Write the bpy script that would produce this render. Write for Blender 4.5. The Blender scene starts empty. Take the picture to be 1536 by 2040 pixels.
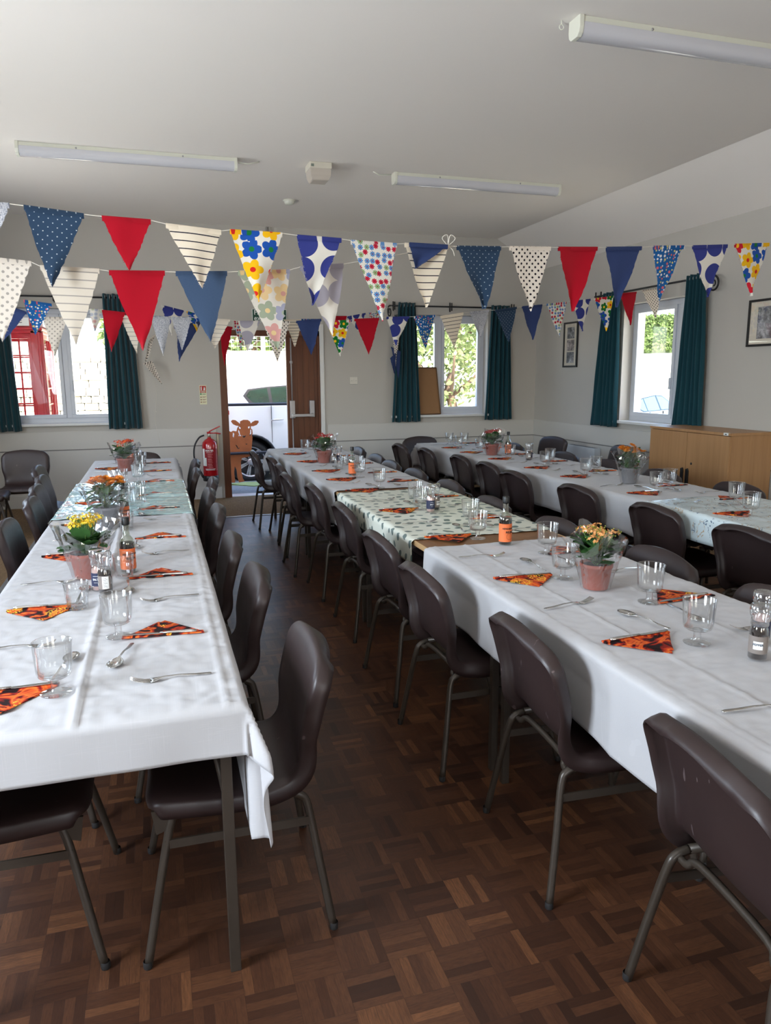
import bpy, bmesh, math, random
from mathutils import Vector, Matrix, Euler
PI = math.pi
rnd = random.Random(7)
SC = bpy.context.scene
COL = SC.collection

# ------------------------------------------------------------------ camera, sky, sun, daylight, exposure
cam_d = bpy.data.cameras.new('camera'); cam = bpy.data.objects.new('camera', cam_d); COL.objects.link(cam)
cam_d.sensor_width = 36.0; cam_d.lens = 26.03; cam_d.clip_end = 300; cam_d.clip_start = 0.05
_r = (0.955571, -0.294682, -0.006788); _u = (0.059694, 0.170917, 0.983476); _b = (-0.288653, -0.940186, 0.180914)
cam.matrix_world = Matrix(((_r[0], _u[0], _b[0], 0.0), (_r[1], _u[1], _b[1], 0.0), (_r[2], _u[2], _b[2], 1.5), (0, 0, 0, 1)))
SC.camera = cam

world = bpy.data.worlds.new('sky'); SC.world = world; world.use_nodes = True
wn = world.node_tree.nodes; wl = world.node_tree.links; wn.clear()
w_out = wn.new('ShaderNodeOutputWorld'); w_bg = wn.new('ShaderNodeBackground'); w_sky = wn.new('ShaderNodeTexSky')
w_sky.sky_type = 'NISHITA'; w_sky.sun_disc = False; w_sky.sun_elevation = math.radians(48); w_sky.sun_rotation = math.radians(182)
w_sky.air_density = 1.0; w_sky.dust_density = 2.0
w_bg.inputs['Strength'].default_value = 0.75
wl.new(w_sky.outputs[0], w_bg.inputs[0]); wl.new(w_bg.outputs[0], w_out.inputs[0])

sun_d = bpy.data.lights.new('sun', 'SUN'); sun_d.energy = 13.0; sun_d.angle = 0.01; sun_d.color = (1.0, 0.95, 0.86)
sun = bpy.data.objects.new('sun', sun_d); COL.objects.link(sun)
sun.rotation_euler = Vector((0.10, 1.0, -1.02)).to_track_quat('-Z', 'Y').to_euler()

def area(name, loc, direction, sx, sy, power, color):
    d = bpy.data.lights.new(name, 'AREA'); d.shape = 'RECTANGLE'; d.size = sx; d.size_y = sy; d.energy = power; d.color = color
    o = bpy.data.objects.new(name, d); COL.objects.link(o); o.location = loc
    o.rotation_euler = Vector(direction).to_track_quat('-Z', 'Y').to_euler()
    return o
DAY = (0.80, 0.90, 1.0)
# area lamps standing in for daylight at unseen windows, tilted up to brighten ceiling
area('daylight_left_near', (-2.12, 1.0, 1.62), (1, 0.06, 0.12), .95, .95, 88, DAY)
area('daylight_left_mid', (-2.12, 3.95, 1.62), (1, 0.0, 0.25), 1.3, 1.2, 22, DAY)
area('daylight_left_far', (-2.12, 6.75, 1.62), (1, 0.0, 0.12), 1.3, 1.2, 15, DAY)
area('daylight_fill_rear_left', (-0.2, -3.9, 1.62), (0, 1, 0.5), 1.6, 1.2, 13, (1.0, 0.95, 0.88))  # rear pair: added fill from behind the camera, aimed up at the ceiling
area('daylight_fill_rear_right', (3.2, -3.9, 1.62), (0, 1, 0.5), 1.6, 1.2, 13, (1.0, 0.95, 0.88))

SC.view_settings.view_transform = 'Standard'; SC.view_settings.look = 'None'
SC.view_settings.exposure = 0.74; SC.view_settings.gamma = 1.0; SC.view_settings.use_curve_mapping = False

# ------------------------------------------------------------------ material helpers
MATS = {}
def new_mat(name):
    m = bpy.data.materials.new(name); m.use_nodes = True; m.node_tree.nodes.clear(); return m
class NT:
    """small helper for writing node maths"""
    def __init__(s, m): s.t = m.node_tree; s.n = s.t.nodes; s.l = s.t.links
    def put(s, sock, v):
        if v is None: return
        if isinstance(v, bpy.types.NodeSocket): s.l.new(v, sock)
        else: sock.default_value = v
    def math(s, op, a, b=None, c=None, clamp=False):
        n = s.n.new('ShaderNodeMath'); n.operation = op; n.use_clamp = clamp
        s.put(n.inputs[0], a); s.put(n.inputs[1], b); s.put(n.inputs[2], c); return n.outputs[0]
    def vec(s, op, a, b=None, scale=None):
        n = s.n.new('ShaderNodeVectorMath'); n.operation = op
        s.put(n.inputs[0], a); s.put(n.inputs[1], b)
        if scale is not None: n.inputs['Scale'].default_value = scale
        return n.outputs[1] if op in ('LENGTH', 'DOT_PRODUCT', 'DISTANCE') else n.outputs[0]
    def sep(s, v): n = s.n.new('ShaderNodeSeparateXYZ'); s.l.new(v, n.inputs[0]); return n.outputs
    def comb(s, x=0., y=0., z=0.):
        n = s.n.new('ShaderNodeCombineXYZ'); s.put(n.inputs[0], x); s.put(n.inputs[1], y); s.put(n.inputs[2], z); return n.outputs[0]
    def coord(s, which='Object'): return s.n.new('ShaderNodeTexCoord').outputs[which]
    def noise(s, v, scale, detail=3, rough=.55, dist=0.):
        n = s.n.new('ShaderNodeTexNoise'); s.put(n.inputs['Vector'], v); n.inputs['Scale'].default_value = scale
        n.inputs['Detail'].default_value = detail; n.inputs['Roughness'].default_value = rough; n.inputs['Distortion'].default_value = dist
        return n.outputs['Fac']
    def white(s, v): n = s.n.new('ShaderNodeTexWhiteNoise'); s.put(n.inputs[0], v); return n.outputs[0], n.outputs[1]
    def mix(s, f, a, b):
        n = s.n.new('ShaderNodeMix'); n.data_type = 'RGBA'
        s.put(n.inputs[0], f); s.put(n.inputs[6], rgba(a)); s.put(n.inputs[7], rgba(b)); return n.outputs[2]
    def ramp(s, f, stops, interp='LINEAR'):
        n = s.n.new('ShaderNodeValToRGB'); n.color_ramp.interpolation = interp; s.put(n.inputs[0], f)
        e = n.color_ramp.elements
        while len(e) < len(stops): e.new(0.5)
        for k, (p, c) in enumerate(stops): e[k].position = p; e[k].color = rgba(c)
        return n.outputs[0]
    def bump(s, h, strength=.3, dist=.01):
        n = s.n.new('ShaderNodeBump'); n.inputs['Strength'].default_value = strength; n.inputs['Distance'].default_value = dist
        s.put(n.inputs['Height'], h); return n.outputs[0]
    def bsdf(s, color, rough=.5, metal=0., normal=None, spec=.5, trans=0., coat=0., sheen=0., alpha=None):
        n = s.n.new('ShaderNodeBsdfPrincipled'); s.put(n.inputs['Base Color'], rgba(color)); s.put(n.inputs['Roughness'], rough)
        s.put(n.inputs['Metallic'], metal); s.put(n.inputs['Specular IOR Level'], spec); s.put(n.inputs['Transmission Weight'], trans)
        s.put(n.inputs['Coat Weight'], coat); s.put(n.inputs['Sheen Weight'], sheen)
        if normal is not None: s.l.new(normal, n.inputs['Normal'])
        return n.outputs[0]
    def out(s, sh): n = s.n.new('ShaderNodeOutputMaterial'); s.l.new(sh, n.inputs[0])
def rgba(c):
    if isinstance(c, (tuple, list)): return tuple(c) + (1.0,) if len(c) == 3 else tuple(c)
    return c
def srgb(r, g, b):
    f = lambda v: (v / 255 / 12.92) if v / 255 <= .04045 else ((v / 255 + .055) / 1.055) ** 2.4
    return (f(r), f(g), f(b))
def plain(name, color, rough=.5, metal=0., nscale=0, namt=.15, bump=0., bscale=200, spec=.5, coat=0., sheen=0.):
    if name in MATS: return MATS[name]
    m = new_mat(name); t = NT(m); c = color; nrm = None
    if nscale:
        f = t.noise(t.coord(), nscale, 4)
        c = t.mix(f, tuple(v * (1 - namt) for v in color), tuple(min(1, v * (1 + namt)) for v in color))
    if bump: nrm = t.bump(t.noise(t.coord(), bscale, 3), bump, .002)
    t.out(t.bsdf(c, rough, metal, nrm, spec, coat=coat, sheen=sheen)); MATS[name] = m; return m
def thin_glass(name, tint=(1, 1, 1), gloss=.04, edge=.7, rough=.02, blend=.25):
    """thin clear glass or film: see-through face on, reflective at grazing angles"""
    if name in MATS: return MATS[name]
    m = new_mat(name); t = NT(m)
    lw = t.n.new('ShaderNodeLayerWeight'); lw.inputs[0].default_value = blend
    f = t.math('MULTIPLY_ADD', lw.outputs['Facing'], edge, gloss)
    tr = t.n.new('ShaderNodeBsdfTransparent'); tr.inputs[0].default_value = rgba(tint)
    gl = t.n.new('ShaderNodeBsdfGlossy'); gl.inputs['Roughness'].default_value = rough
    mx = t.n.new('ShaderNodeMixShader'); t.l.new(f, mx.inputs[0]); t.l.new(tr.outputs[0], mx.inputs[1]); t.l.new(gl.outputs[0], mx.inputs[2])
    t.out(mx.outputs[0]); MATS[name] = m; return m

# ------------------------------------------------------------------ mesh helpers
class MB:
    def __init__(s): s.v = []; s.f = []; s.mi = []; s.uv = {}; s.sm = []
    def add(s, vs, fs, mi=0, smooth=False):
        k = len(s.v); s.v += [tuple(v) for v in vs]
        for f in fs: s.f.append(tuple(i + k for i in f)); s.mi.append(mi); s.sm.append(smooth)
        return k
    def box(s, x0, x1, y0, y1, z0, z1, mi=0, mat=None):
        vs = [(x, y, z) for x in (x0, x1) for y in (y0, y1) for z in (z0, z1)]
        if mat is not None: vs = [tuple(mat @ Vector(v)) for v in vs]
        s.add(vs, [(0, 1, 3, 2), (4, 6, 7, 5), (0, 4, 5, 1), (2, 3, 7, 6), (0, 2, 6, 4), (1, 5, 7, 3)], mi)
    def tube(s, pts, r, seg=10, mi=0, caps=True, square=False):
        pts = [Vector(p) for p in pts]; n = len(pts); rs = r if isinstance(r, (list, tuple)) else [r] * n
        rings = []; up = None
        for i, p in enumerate(pts):
            d = (pts[min(i + 1, n - 1)] - pts[max(i - 1, 0)]).normalized()
            if up is None: up = Vector((0, 0, 1)) if abs(d.z) < .9 else Vector((1, 0, 0))
            a = (up - d * up.dot(d)).normalized(); b = d.cross(a); up = a
            ring = []
            for k in range(seg):
                th = 2 * PI * (k + (.5 if square else 0)) / seg
                ring.append(p + (a * math.cos(th) + b * math.sin(th)) * rs[i])
            rings.append(ring)
        vs = [v for rg in rings for v in rg]; fs = []
        for i in range(n - 1):
            for k in range(seg):
                k2 = (k + 1) % seg; fs.append((i * seg + k, i * seg + k2, (i + 1) * seg + k2, (i + 1) * seg + k))
        if caps: fs.append(tuple(range(seg))[::-1]); fs.append(tuple((n - 1) * seg + k for k in range(seg)))
        s.add(vs, fs, mi, not square)
    def lathe(s, prof, seg=24, mi=0, c=(0, 0, 0), rfun=None, caps=False):
        vs = []; fs = []; n = len(prof)
        for i, (r, z) in enumerate(prof):
            for k in range(seg):
                th = 2 * PI * k / seg; rr = r * (rfun(k, i, th, z) if rfun else 1)
                vs.append((c[0] + rr * math.cos(th), c[1] + rr * math.sin(th), c[2] + z))
        for i in range(n - 1):
            for k in range(seg):
                k2 = (k + 1) % seg; fs.append((i * seg + k, i * seg + k2, (i + 1) * seg + k2, (i + 1) * seg + k))
        if caps: fs.append(tuple(range(seg))[::-1]); fs.append(tuple((n - 1) * seg + k for k in range(seg)))
        s.add(vs, fs, mi, True)
    def grid(s, pts, nu, nv, mi=0, smooth=True):
        """pts: nu*nv points, row by row"""
        fs = [(i * nv + j, i * nv + j + 1, (i + 1) * nv + j + 1, (i + 1) * nv + j) for i in range(nu - 1) for j in range(nv - 1)]
        return s.add(pts, fs, mi, smooth)
    def prism(s, poly, z0, z1, mi=0, mat=None):
        """polygon in xy extruded in z"""
        n = len(poly); vs = [(x, y, z0) for x, y in poly] + [(x, y, z1) for x, y in poly]
        if mat is not None: vs = [tuple(mat @ Vector(v)) for v in vs]
        s.add(vs, [tuple(range(n))[::-1], tuple(range(n, 2 * n))] + [(i, (i + 1) % n, n + (i + 1) % n, n + i) for i in range(n)], mi)
    def mesh(s, name, mats, uvs=None):
        me = bpy.data.meshes.new(name); me.from_pydata(s.v, [], s.f)
        for m in (mats if isinstance(mats, (list, tuple)) else [mats]): me.materials.append(m)
        me.polygons.foreach_set('material_index', s.mi); me.polygons.foreach_set('use_smooth', s.sm)
        if uvs is not None:
            l = me.uv_layers.new(name='UVMap')
            for lp in me.loops: l.data[lp.index].uv = uvs[lp.vertex_index]
        me.update(); return me
    def build(s, name, mats, parent=None, uvs=None, bevel=0, seg=2, fix=True):
        me = s.mesh(name, mats, uvs)
        if fix:
            bm = bmesh.new(); bm.from_mesh(me); bmesh.ops.recalc_face_normals(bm, faces=bm.faces)
            if bevel: bmesh.ops.bevel(bm, geom=[e for e in bm.edges if e.is_manifold and e.calc_face_angle(0) > .6], offset=bevel, segments=seg, affect='EDGES', profile=.6)
            bm.to_mesh(me); bm.free()
        o = bpy.data.objects.new(name, me); COL.objects.link(o)
        if parent is not None: o.parent = parent
        return o
def bake(o):
    """apply modifiers into a shared mesh"""
    dg = bpy.context.evaluated_depsgraph_get(); dg.update()
    me = bpy.data.meshes.new_from_object(o.evaluated_get(dg)); o.modifiers.clear(); o.data = me; return o
def tag(o, label=None, cat=None, group=None, kind=None):
    if label: o['label'] = label
    if cat: o['category'] = cat
    if group: o['group'] = group
    if kind: o['kind'] = kind
    return o
def thing(name, label, cat, loc=(0, 0, 0), rz=0, group=None):
    o = bpy.data.objects.new(name, None); COL.objects.link(o); o.location = loc; o.rotation_euler = (0, 0, rz)
    o.empty_display_size = .1
    return tag(o, label, cat, group)
def struct(o): o['kind'] = 'structure'; return o
def kids(o): return [c for c in bpy.data.objects if c.parent == o]
def dup(root, loc=None, rz=0., label=None, group=None, tree=None):
    r = root.copy(); COL.objects.link(r)
    if loc is not None: r.location = loc; r.rotation_euler = (0, 0, rz)
    if label: r['label'] = label
    if group: r['group'] = group
    for ch, gs in tree:
        c = ch.copy(); COL.objects.link(c); c.parent = r
        for g in gs:
            d = g.copy(); COL.objects.link(d); d.parent = c
    return r
def tree_of(root): return [(c, kids(c)) for c in kids(root)]
def smooth_path(pts, n=8):
    """Catmull-Rom through the points"""
    P = [Vector(p) for p in pts]; P = [P[0] * 2 - P[1]] + P + [P[-1] * 2 - P[-2]]; out = []
    for i in range(1, len(P) - 2):
        for k in range(n):
            t = k / n; a, b, c, d = P[i - 1], P[i], P[i + 1], P[i + 2]
            out.append(.5 * ((2 * b) + (c - a) * t + (2 * a - 5 * b + 4 * c - d) * t * t + (3 * b - a - 3 * c + d) * t ** 3))
    out.append(P[-2]); return out
def text_mesh(name, body, size, mat, parent, M, extrude=.0003, radius=None, bold=0., align='CENTER', spacing=1.):
    cu = bpy.data.curves.new(name, 'FONT'); cu.body = body; cu.size = size; cu.extrude = extrude; cu.align_x = align; cu.align_y = 'CENTER'
    cu.offset = bold; cu.space_character = spacing
    to = bpy.data.objects.new(name + '_tmp', cu); COL.objects.link(to)
    dg = bpy.context.evaluated_depsgraph_get(); dg.update()
    me = bpy.data.meshes.new_from_object(to.evaluated_get(dg)); bpy.data.objects.remove(to)
    for v in me.vertices:
        p = v.co.copy()
        if radius:   # wrap round an upright cylinder, reading outwards towards local +x
            th = p.x / radius; rr = radius + p.z; p = Vector((rr * math.cos(th), rr * math.sin(th), p.y))
        v.co = M @ p
    me.materials.clear(); me.materials.append(mat)
    o = bpy.data.objects.new(name, me); COL.objects.link(o); o.parent = parent; return o
ORD = ['first', 'second', 'third', 'fourth', 'fifth', 'sixth', 'seventh', 'eighth', 'ninth', 'tenth', 'eleventh', 'twelfth']

# ------------------------------------------------------------------ materials
def m_wall():
    m = new_mat('wall_paint'); t = NT(m); n = t.noise(t.coord(), 1.3, 3)
    c = t.mix(n, srgb(186, 182, 175), srgb(194, 190, 183))
    t.out(t.bsdf(c, .75, normal=t.bump(t.noise(t.coord(), 180, 3), .12, .002), spec=.3)); return m
WALL = m_wall()
LOWER = plain('lower_wall_paint', srgb(202, 199, 193), .5, nscale=2, namt=.02, spec=.4)
CEIL = plain('ceiling_paint', srgb(238, 232, 226), .9, nscale=.8, namt=.015, bump=.05, bscale=60, spec=.2)
UPVC = plain('white_upvc', srgb(208, 212, 220), .28)
TRIMP = plain('white_gloss_paint', srgb(222, 222, 220), .35)
BLACK = plain('black_iron', srgb(22, 22, 24), .42)
def m_parquet():
    m = new_mat('mosaic_parquet'); t = NT(m); co = t.coord(); x, y, z = t.sep(co)
    s = 1 / .124
    u = t.math('MULTIPLY', x, s); v = t.math('MULTIPLY', y, s)
    iu = t.math('FLOOR', u); iv = t.math('FLOOR', v); fu = t.math('FRACT', u); fv = t.math('FRACT', v)
    par = t.math('MODULO', t.math('ABSOLUTE', t.math('ADD', iu, iv)), 2.0)
    w = t.math('ADD', t.math('MULTIPLY', fu, t.math('SUBTRACT', 1, par)), t.math('MULTIPLY', fv, par))   # across fingers
    l = t.math('ADD', t.math('MULTIPLY', fv, t.math('SUBTRACT', 1, par)), t.math('MULTIPLY', fu, par))
    fi = t.math('FLOOR', t.math('MULTIPLY', w, 5)); fr = t.math('FRACT', t.math('MULTIPLY', w, 5))
    r1, rc = t.white(t.comb(iu, iv, fi)); r2, _ = t.white(t.comb(iu, iv, 17.0))
    tone = t.math('MULTIPLY_ADD', r2, .45, t.math('MULTIPLY', r1, .55))
    g = t.vec('ADD', t.comb(t.math('MULTIPLY', w, 9), t.math('MULTIPLY', l, 1.2), 0.), t.vec('SCALE', rc, scale=40.))
    grain = t.noise(g, 3.5, 5, .65)
    base = t.ramp(tone, [(.08, srgb(46, 28, 20)), (.35, srgb(74, 45, 30)), (.65, srgb(92, 58, 38)), (.95, srgb(126, 82, 52))])
    c = t.mix(t.math('MULTIPLY', t.math('SUBTRACT', grain, .32), 1.7, clamp=True), base, srgb(44, 25, 17))
    gap1 = t.math('GREATER_THAN', t.math('ABSOLUTE', t.math('SUBTRACT', fr, .5)), .475)
    gap2 = t.math('GREATER_THAN', t.math('ABSOLUTE', t.math('SUBTRACT', l, .5)), .494)
    gap = t.math('MAXIMUM', gap1, gap2)
    c = t.mix(t.math('MULTIPLY', gap, .45), c, srgb(28, 16, 12))
    wear = t.noise(co, .9, 4); c = t.mix(t.math('MULTIPLY', wear, .35), c, srgb(70, 48, 36))
    ro = t.math('MULTIPLY_ADD', t.noise(co, 3, 4), .16, .30)
    h = t.math('SUBTRACT', t.math('MULTIPLY', grain, .15), gap)
    t.out(t.bsdf(c, ro, normal=t.bump(t.math('ADD', h, t.math('MULTIPLY', r1, .9)), .4, .0014), spec=.35)); return m
PARQUET = m_parquet()
def m_carpet():
    m = new_mat('brown_carpet'); t = NT(m); n = t.noise(t.coord(), 90, 4, .7)
    t.out(t.bsdf(t.ramp(n, [(.3, srgb(92, 72, 52)), (.7, srgb(150, 124, 94))]), .95, normal=t.bump(n, .8, .004), spec=.1)); return m
CARPET = m_carpet()
def m_cloth(name, base, amt=.5):
    m = new_mat(name); t = NT(m); x, y, z = t.sep(t.coord())
    wx = t.noise(t.comb(t.math('MULTIPLY', x, 320), t.math('MULTIPLY', y, 7), t.math('MULTIPLY', z, 7)), 1, 2)
    wy = t.noise(t.comb(t.math('MULTIPLY', x, 7), t.math('MULTIPLY', y, 320), t.math('MULTIPLY', z, 320)), 1, 2)
    h = t.math('ADD', wx, wy)
    slub = t.math('ADD', t.math('GREATER_THAN', wx, .66), t.math('GREATER_THAN', wy, .66))
    c = t.mix(t.math('MULTIPLY', slub, .35), base, tuple(min(1, v * 1.12) for v in base))
    t.out(t.bsdf(c, .85, normal=t.bump(h, amt * .35, .001), spec=.2, sheen=.15)); return m
CLOTH = m_cloth('white_cotton', srgb(180, 178, 179))
def m_leafcloth():
    m = new_mat('leaf_print_oilcloth'); t = NT(m); x, y, z = t.sep(t.coord())
    # lay the sides out flat: hanging drop adds to x
    xx = t.math('SUBTRACT', x, t.math('SUBTRACT', .75, z))
    p = t.comb(t.math('MULTIPLY', xx, 15), t.math('MULTIPLY', y, 11), 0.)
    vo = t.n.new('ShaderNodeTexVoronoi'); vo.voronoi_dimensions = '2D'; vo.inputs['Scale'].default_value = 1; vo.inputs['Randomness'].default_value = .55
    t.l.new(p, vo.inputs['Vector']); d = t.vec('SUBTRACT', p, vo.outputs['Position']); dx, dy, _ = t.sep(d)
    cr, cg, cb = t.sep(vo.outputs['Color'])
    a = t.math('MULTIPLY', t.math('SUBTRACT', cr, .5), 1.6)
    ca = t.math('COSINE', a); sa = t.math('SINE', a)
    ex = t.math('ADD', t.math('MULTIPLY', dx, ca), t.math('MULTIPLY', dy, sa)); ey = t.math('SUBTRACT', t.math('MULTIPLY', dy, ca), t.math('MULTIPLY', dx, sa))
    rad = t.math('ADD', t.math('POWER', t.math('DIVIDE', t.math('ABSOLUTE', ex), .34), 1.8), t.math('POWER', t.math('DIVIDE', t.math('ABSOLUTE', ey), .19), 1.8))
    sz = t.math('MULTIPLY_ADD', cg, .9, .45)
    mask = t.math('LESS_THAN', rad, sz)
    vein = t.math('LESS_THAN', t.math('ABSOLUTE', t.math('SINE', t.math('MULTIPLY', t.math('ADD', ex, t.math('ABSOLUTE', ey)), 60))), .35)
    leaf = t.mix(vein, srgb(98, 116, 112), srgb(122, 136, 130))
    c = t.mix(mask, srgb(220, 222, 208), leaf)
    t.out(t.bsdf(c, .38, spec=.4)); return m
LEAFCLOTH = m_leafcloth()
def m_floralcloth():
    m = new_mat('pale_blue_print_oilcloth'); t = NT(m); co = t.coord()
    w = t.vec('ADD', co, t.vec('SCALE', t.n.new('ShaderNodeTexNoise').outputs['Color'], scale=.0))
    n1 = t.noise(co, 7, 5, .6, 1.5); n2 = t.noise(t.vec('ADD', co, (3.1, 7.7, 1.3)), 16, 3, .5, 1.0)
    l1 = t.math('LESS_THAN', t.math('ABSOLUTE', t.math('SUBTRACT', n1, .56)), .009)
    l2 = t.math('LESS_THAN', t.math('ABSOLUTE', t.math('SUBTRACT', n2, .64)), .010)
    c = t.mix(l1, srgb(206, 218, 220), srgb(180, 150, 110)); c = t.mix(l2, c, srgb(88, 106, 128))
    t.out(t.bsdf(c, .25, spec=.5)); return m
FLORALCLOTH = m_floralcloth()
def m_teal():
    m = new_mat('glossy_aqua_pvc'); t = NT(m); co = t.coord()
    vo = t.n.new('ShaderNodeTexVoronoi'); vo.voronoi_dimensions = '2D'; vo.inputs['Scale'].default_value = 7; vo.inputs['Randomness'].default_value = .7
    t.l.new(co, vo.inputs['Vector'])
    ring = t.math('LESS_THAN', t.math('ABSOLUTE', t.math('SUBTRACT', vo.outputs['Distance'], .28)), .06)
    c = t.mix(t.math('MULTIPLY', ring, .55), srgb(178, 208, 208), srgb(214, 230, 224))
    t.out(t.bsdf(c, .10, normal=t.bump(t.noise(co, 9, 3), .45, .02), spec=.8, coat=.5)); return m
TEAL = m_teal()
CURTAIN = plain('teal_velvet', srgb(22, 64, 74), .82, nscale=6, namt=.12, spec=.15, sheen=.25)
def m_shell():
    m = new_mat('brown_polypropylene'); t = NT(m); co = t.coord()
    c = t.mix(t.noise(co, 5, 4), srgb(42, 30, 29), srgb(51, 37, 35))
    oi = t.n.new('ShaderNodeObjectInfo'); c = t.mix(t.math('MULTIPLY', oi.outputs['Random'], .3), c, srgb(40, 32, 35))
    sc = t.noise(t.vec('MULTIPLY', t.vec('ADD', co, t.comb(t.math('MULTIPLY', oi.outputs['Random'], 9), 0., 0.)), (9, 30, 9)), 1.5, 2)
    c = t.mix(t.math('MULTIPLY', t.math('GREATER_THAN', sc, .74), .25), c, srgb(150, 130, 130))
    t.out(t.bsdf(c, t.math('MULTIPLY_ADD', t.noise(co, 12, 3), .12, .36), normal=t.bump(t.noise(co, 900, 2), .25, .0006), spec=.5)); return m
SHELL = m_shell()
TUBE = plain('brown_painted_steel', srgb(64, 56, 48), .36, nscale=20, namt=.18, spec=.5, metal=.25)
RUBBER = plain('dark_rubber', srgb(30, 28, 27), .7)
STEEL = plain('stainless_steel', (.62, .61, .59), .17, metal=1., nscale=30, namt=.04)
GLASS = thin_glass('drinking_glass', (.985, .99, .99), .03, .75, .01, .30)
WINDOWGLASS = thin_glass('window_glass', (.97, .98, .98), .01, .25, .0, .2)
FILM = thin_glass('cellophane', (.985, .985, .99), .15, .6, .12, .45)
BEECH = None
def m_wood(name, c1, c2, rough, sx, sy, sz, dark=None):
    m = new_mat(name); t = NT(m); g = t.vec('MULTIPLY', t.coord(), (sx, sy, sz)); n = t.noise(g, 1., 5, .6, .4)
    n2 = t.noise(t.vec('MULTIPLY', t.coord(), (sx * 7, sy * 7, sz * 7)), 1., 3)
    c = t.mix(n, c1, c2); c = t.mix(t.math('MULTIPLY', n2, .25), c, c1)
    t.out(t.bsdf(c, rough, normal=t.bump(n2, .08, .001), spec=.4)); return m
BEECH = m_wood('beech_laminate', srgb(150, 108, 70), srgb(190, 148, 104), .42, 26, 26, 1.1)
TABLEWOOD = m_wood('table_laminate', srgb(112, 76, 48), srgb(150, 108, 72), .4, 26, 2, 2)
LIPPING = plain('pale_wood_lipping', srgb(188, 152, 108), .5, nscale=12, namt=.1)
DOORWOOD = m_wood('mahogany_door', srgb(66, 34, 20), srgb(126, 72, 42), .38, 16, 16, .7)
GREYMETAL = plain('silver_grey_paint', srgb(168, 166, 168), .35, metal=.3)
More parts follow.
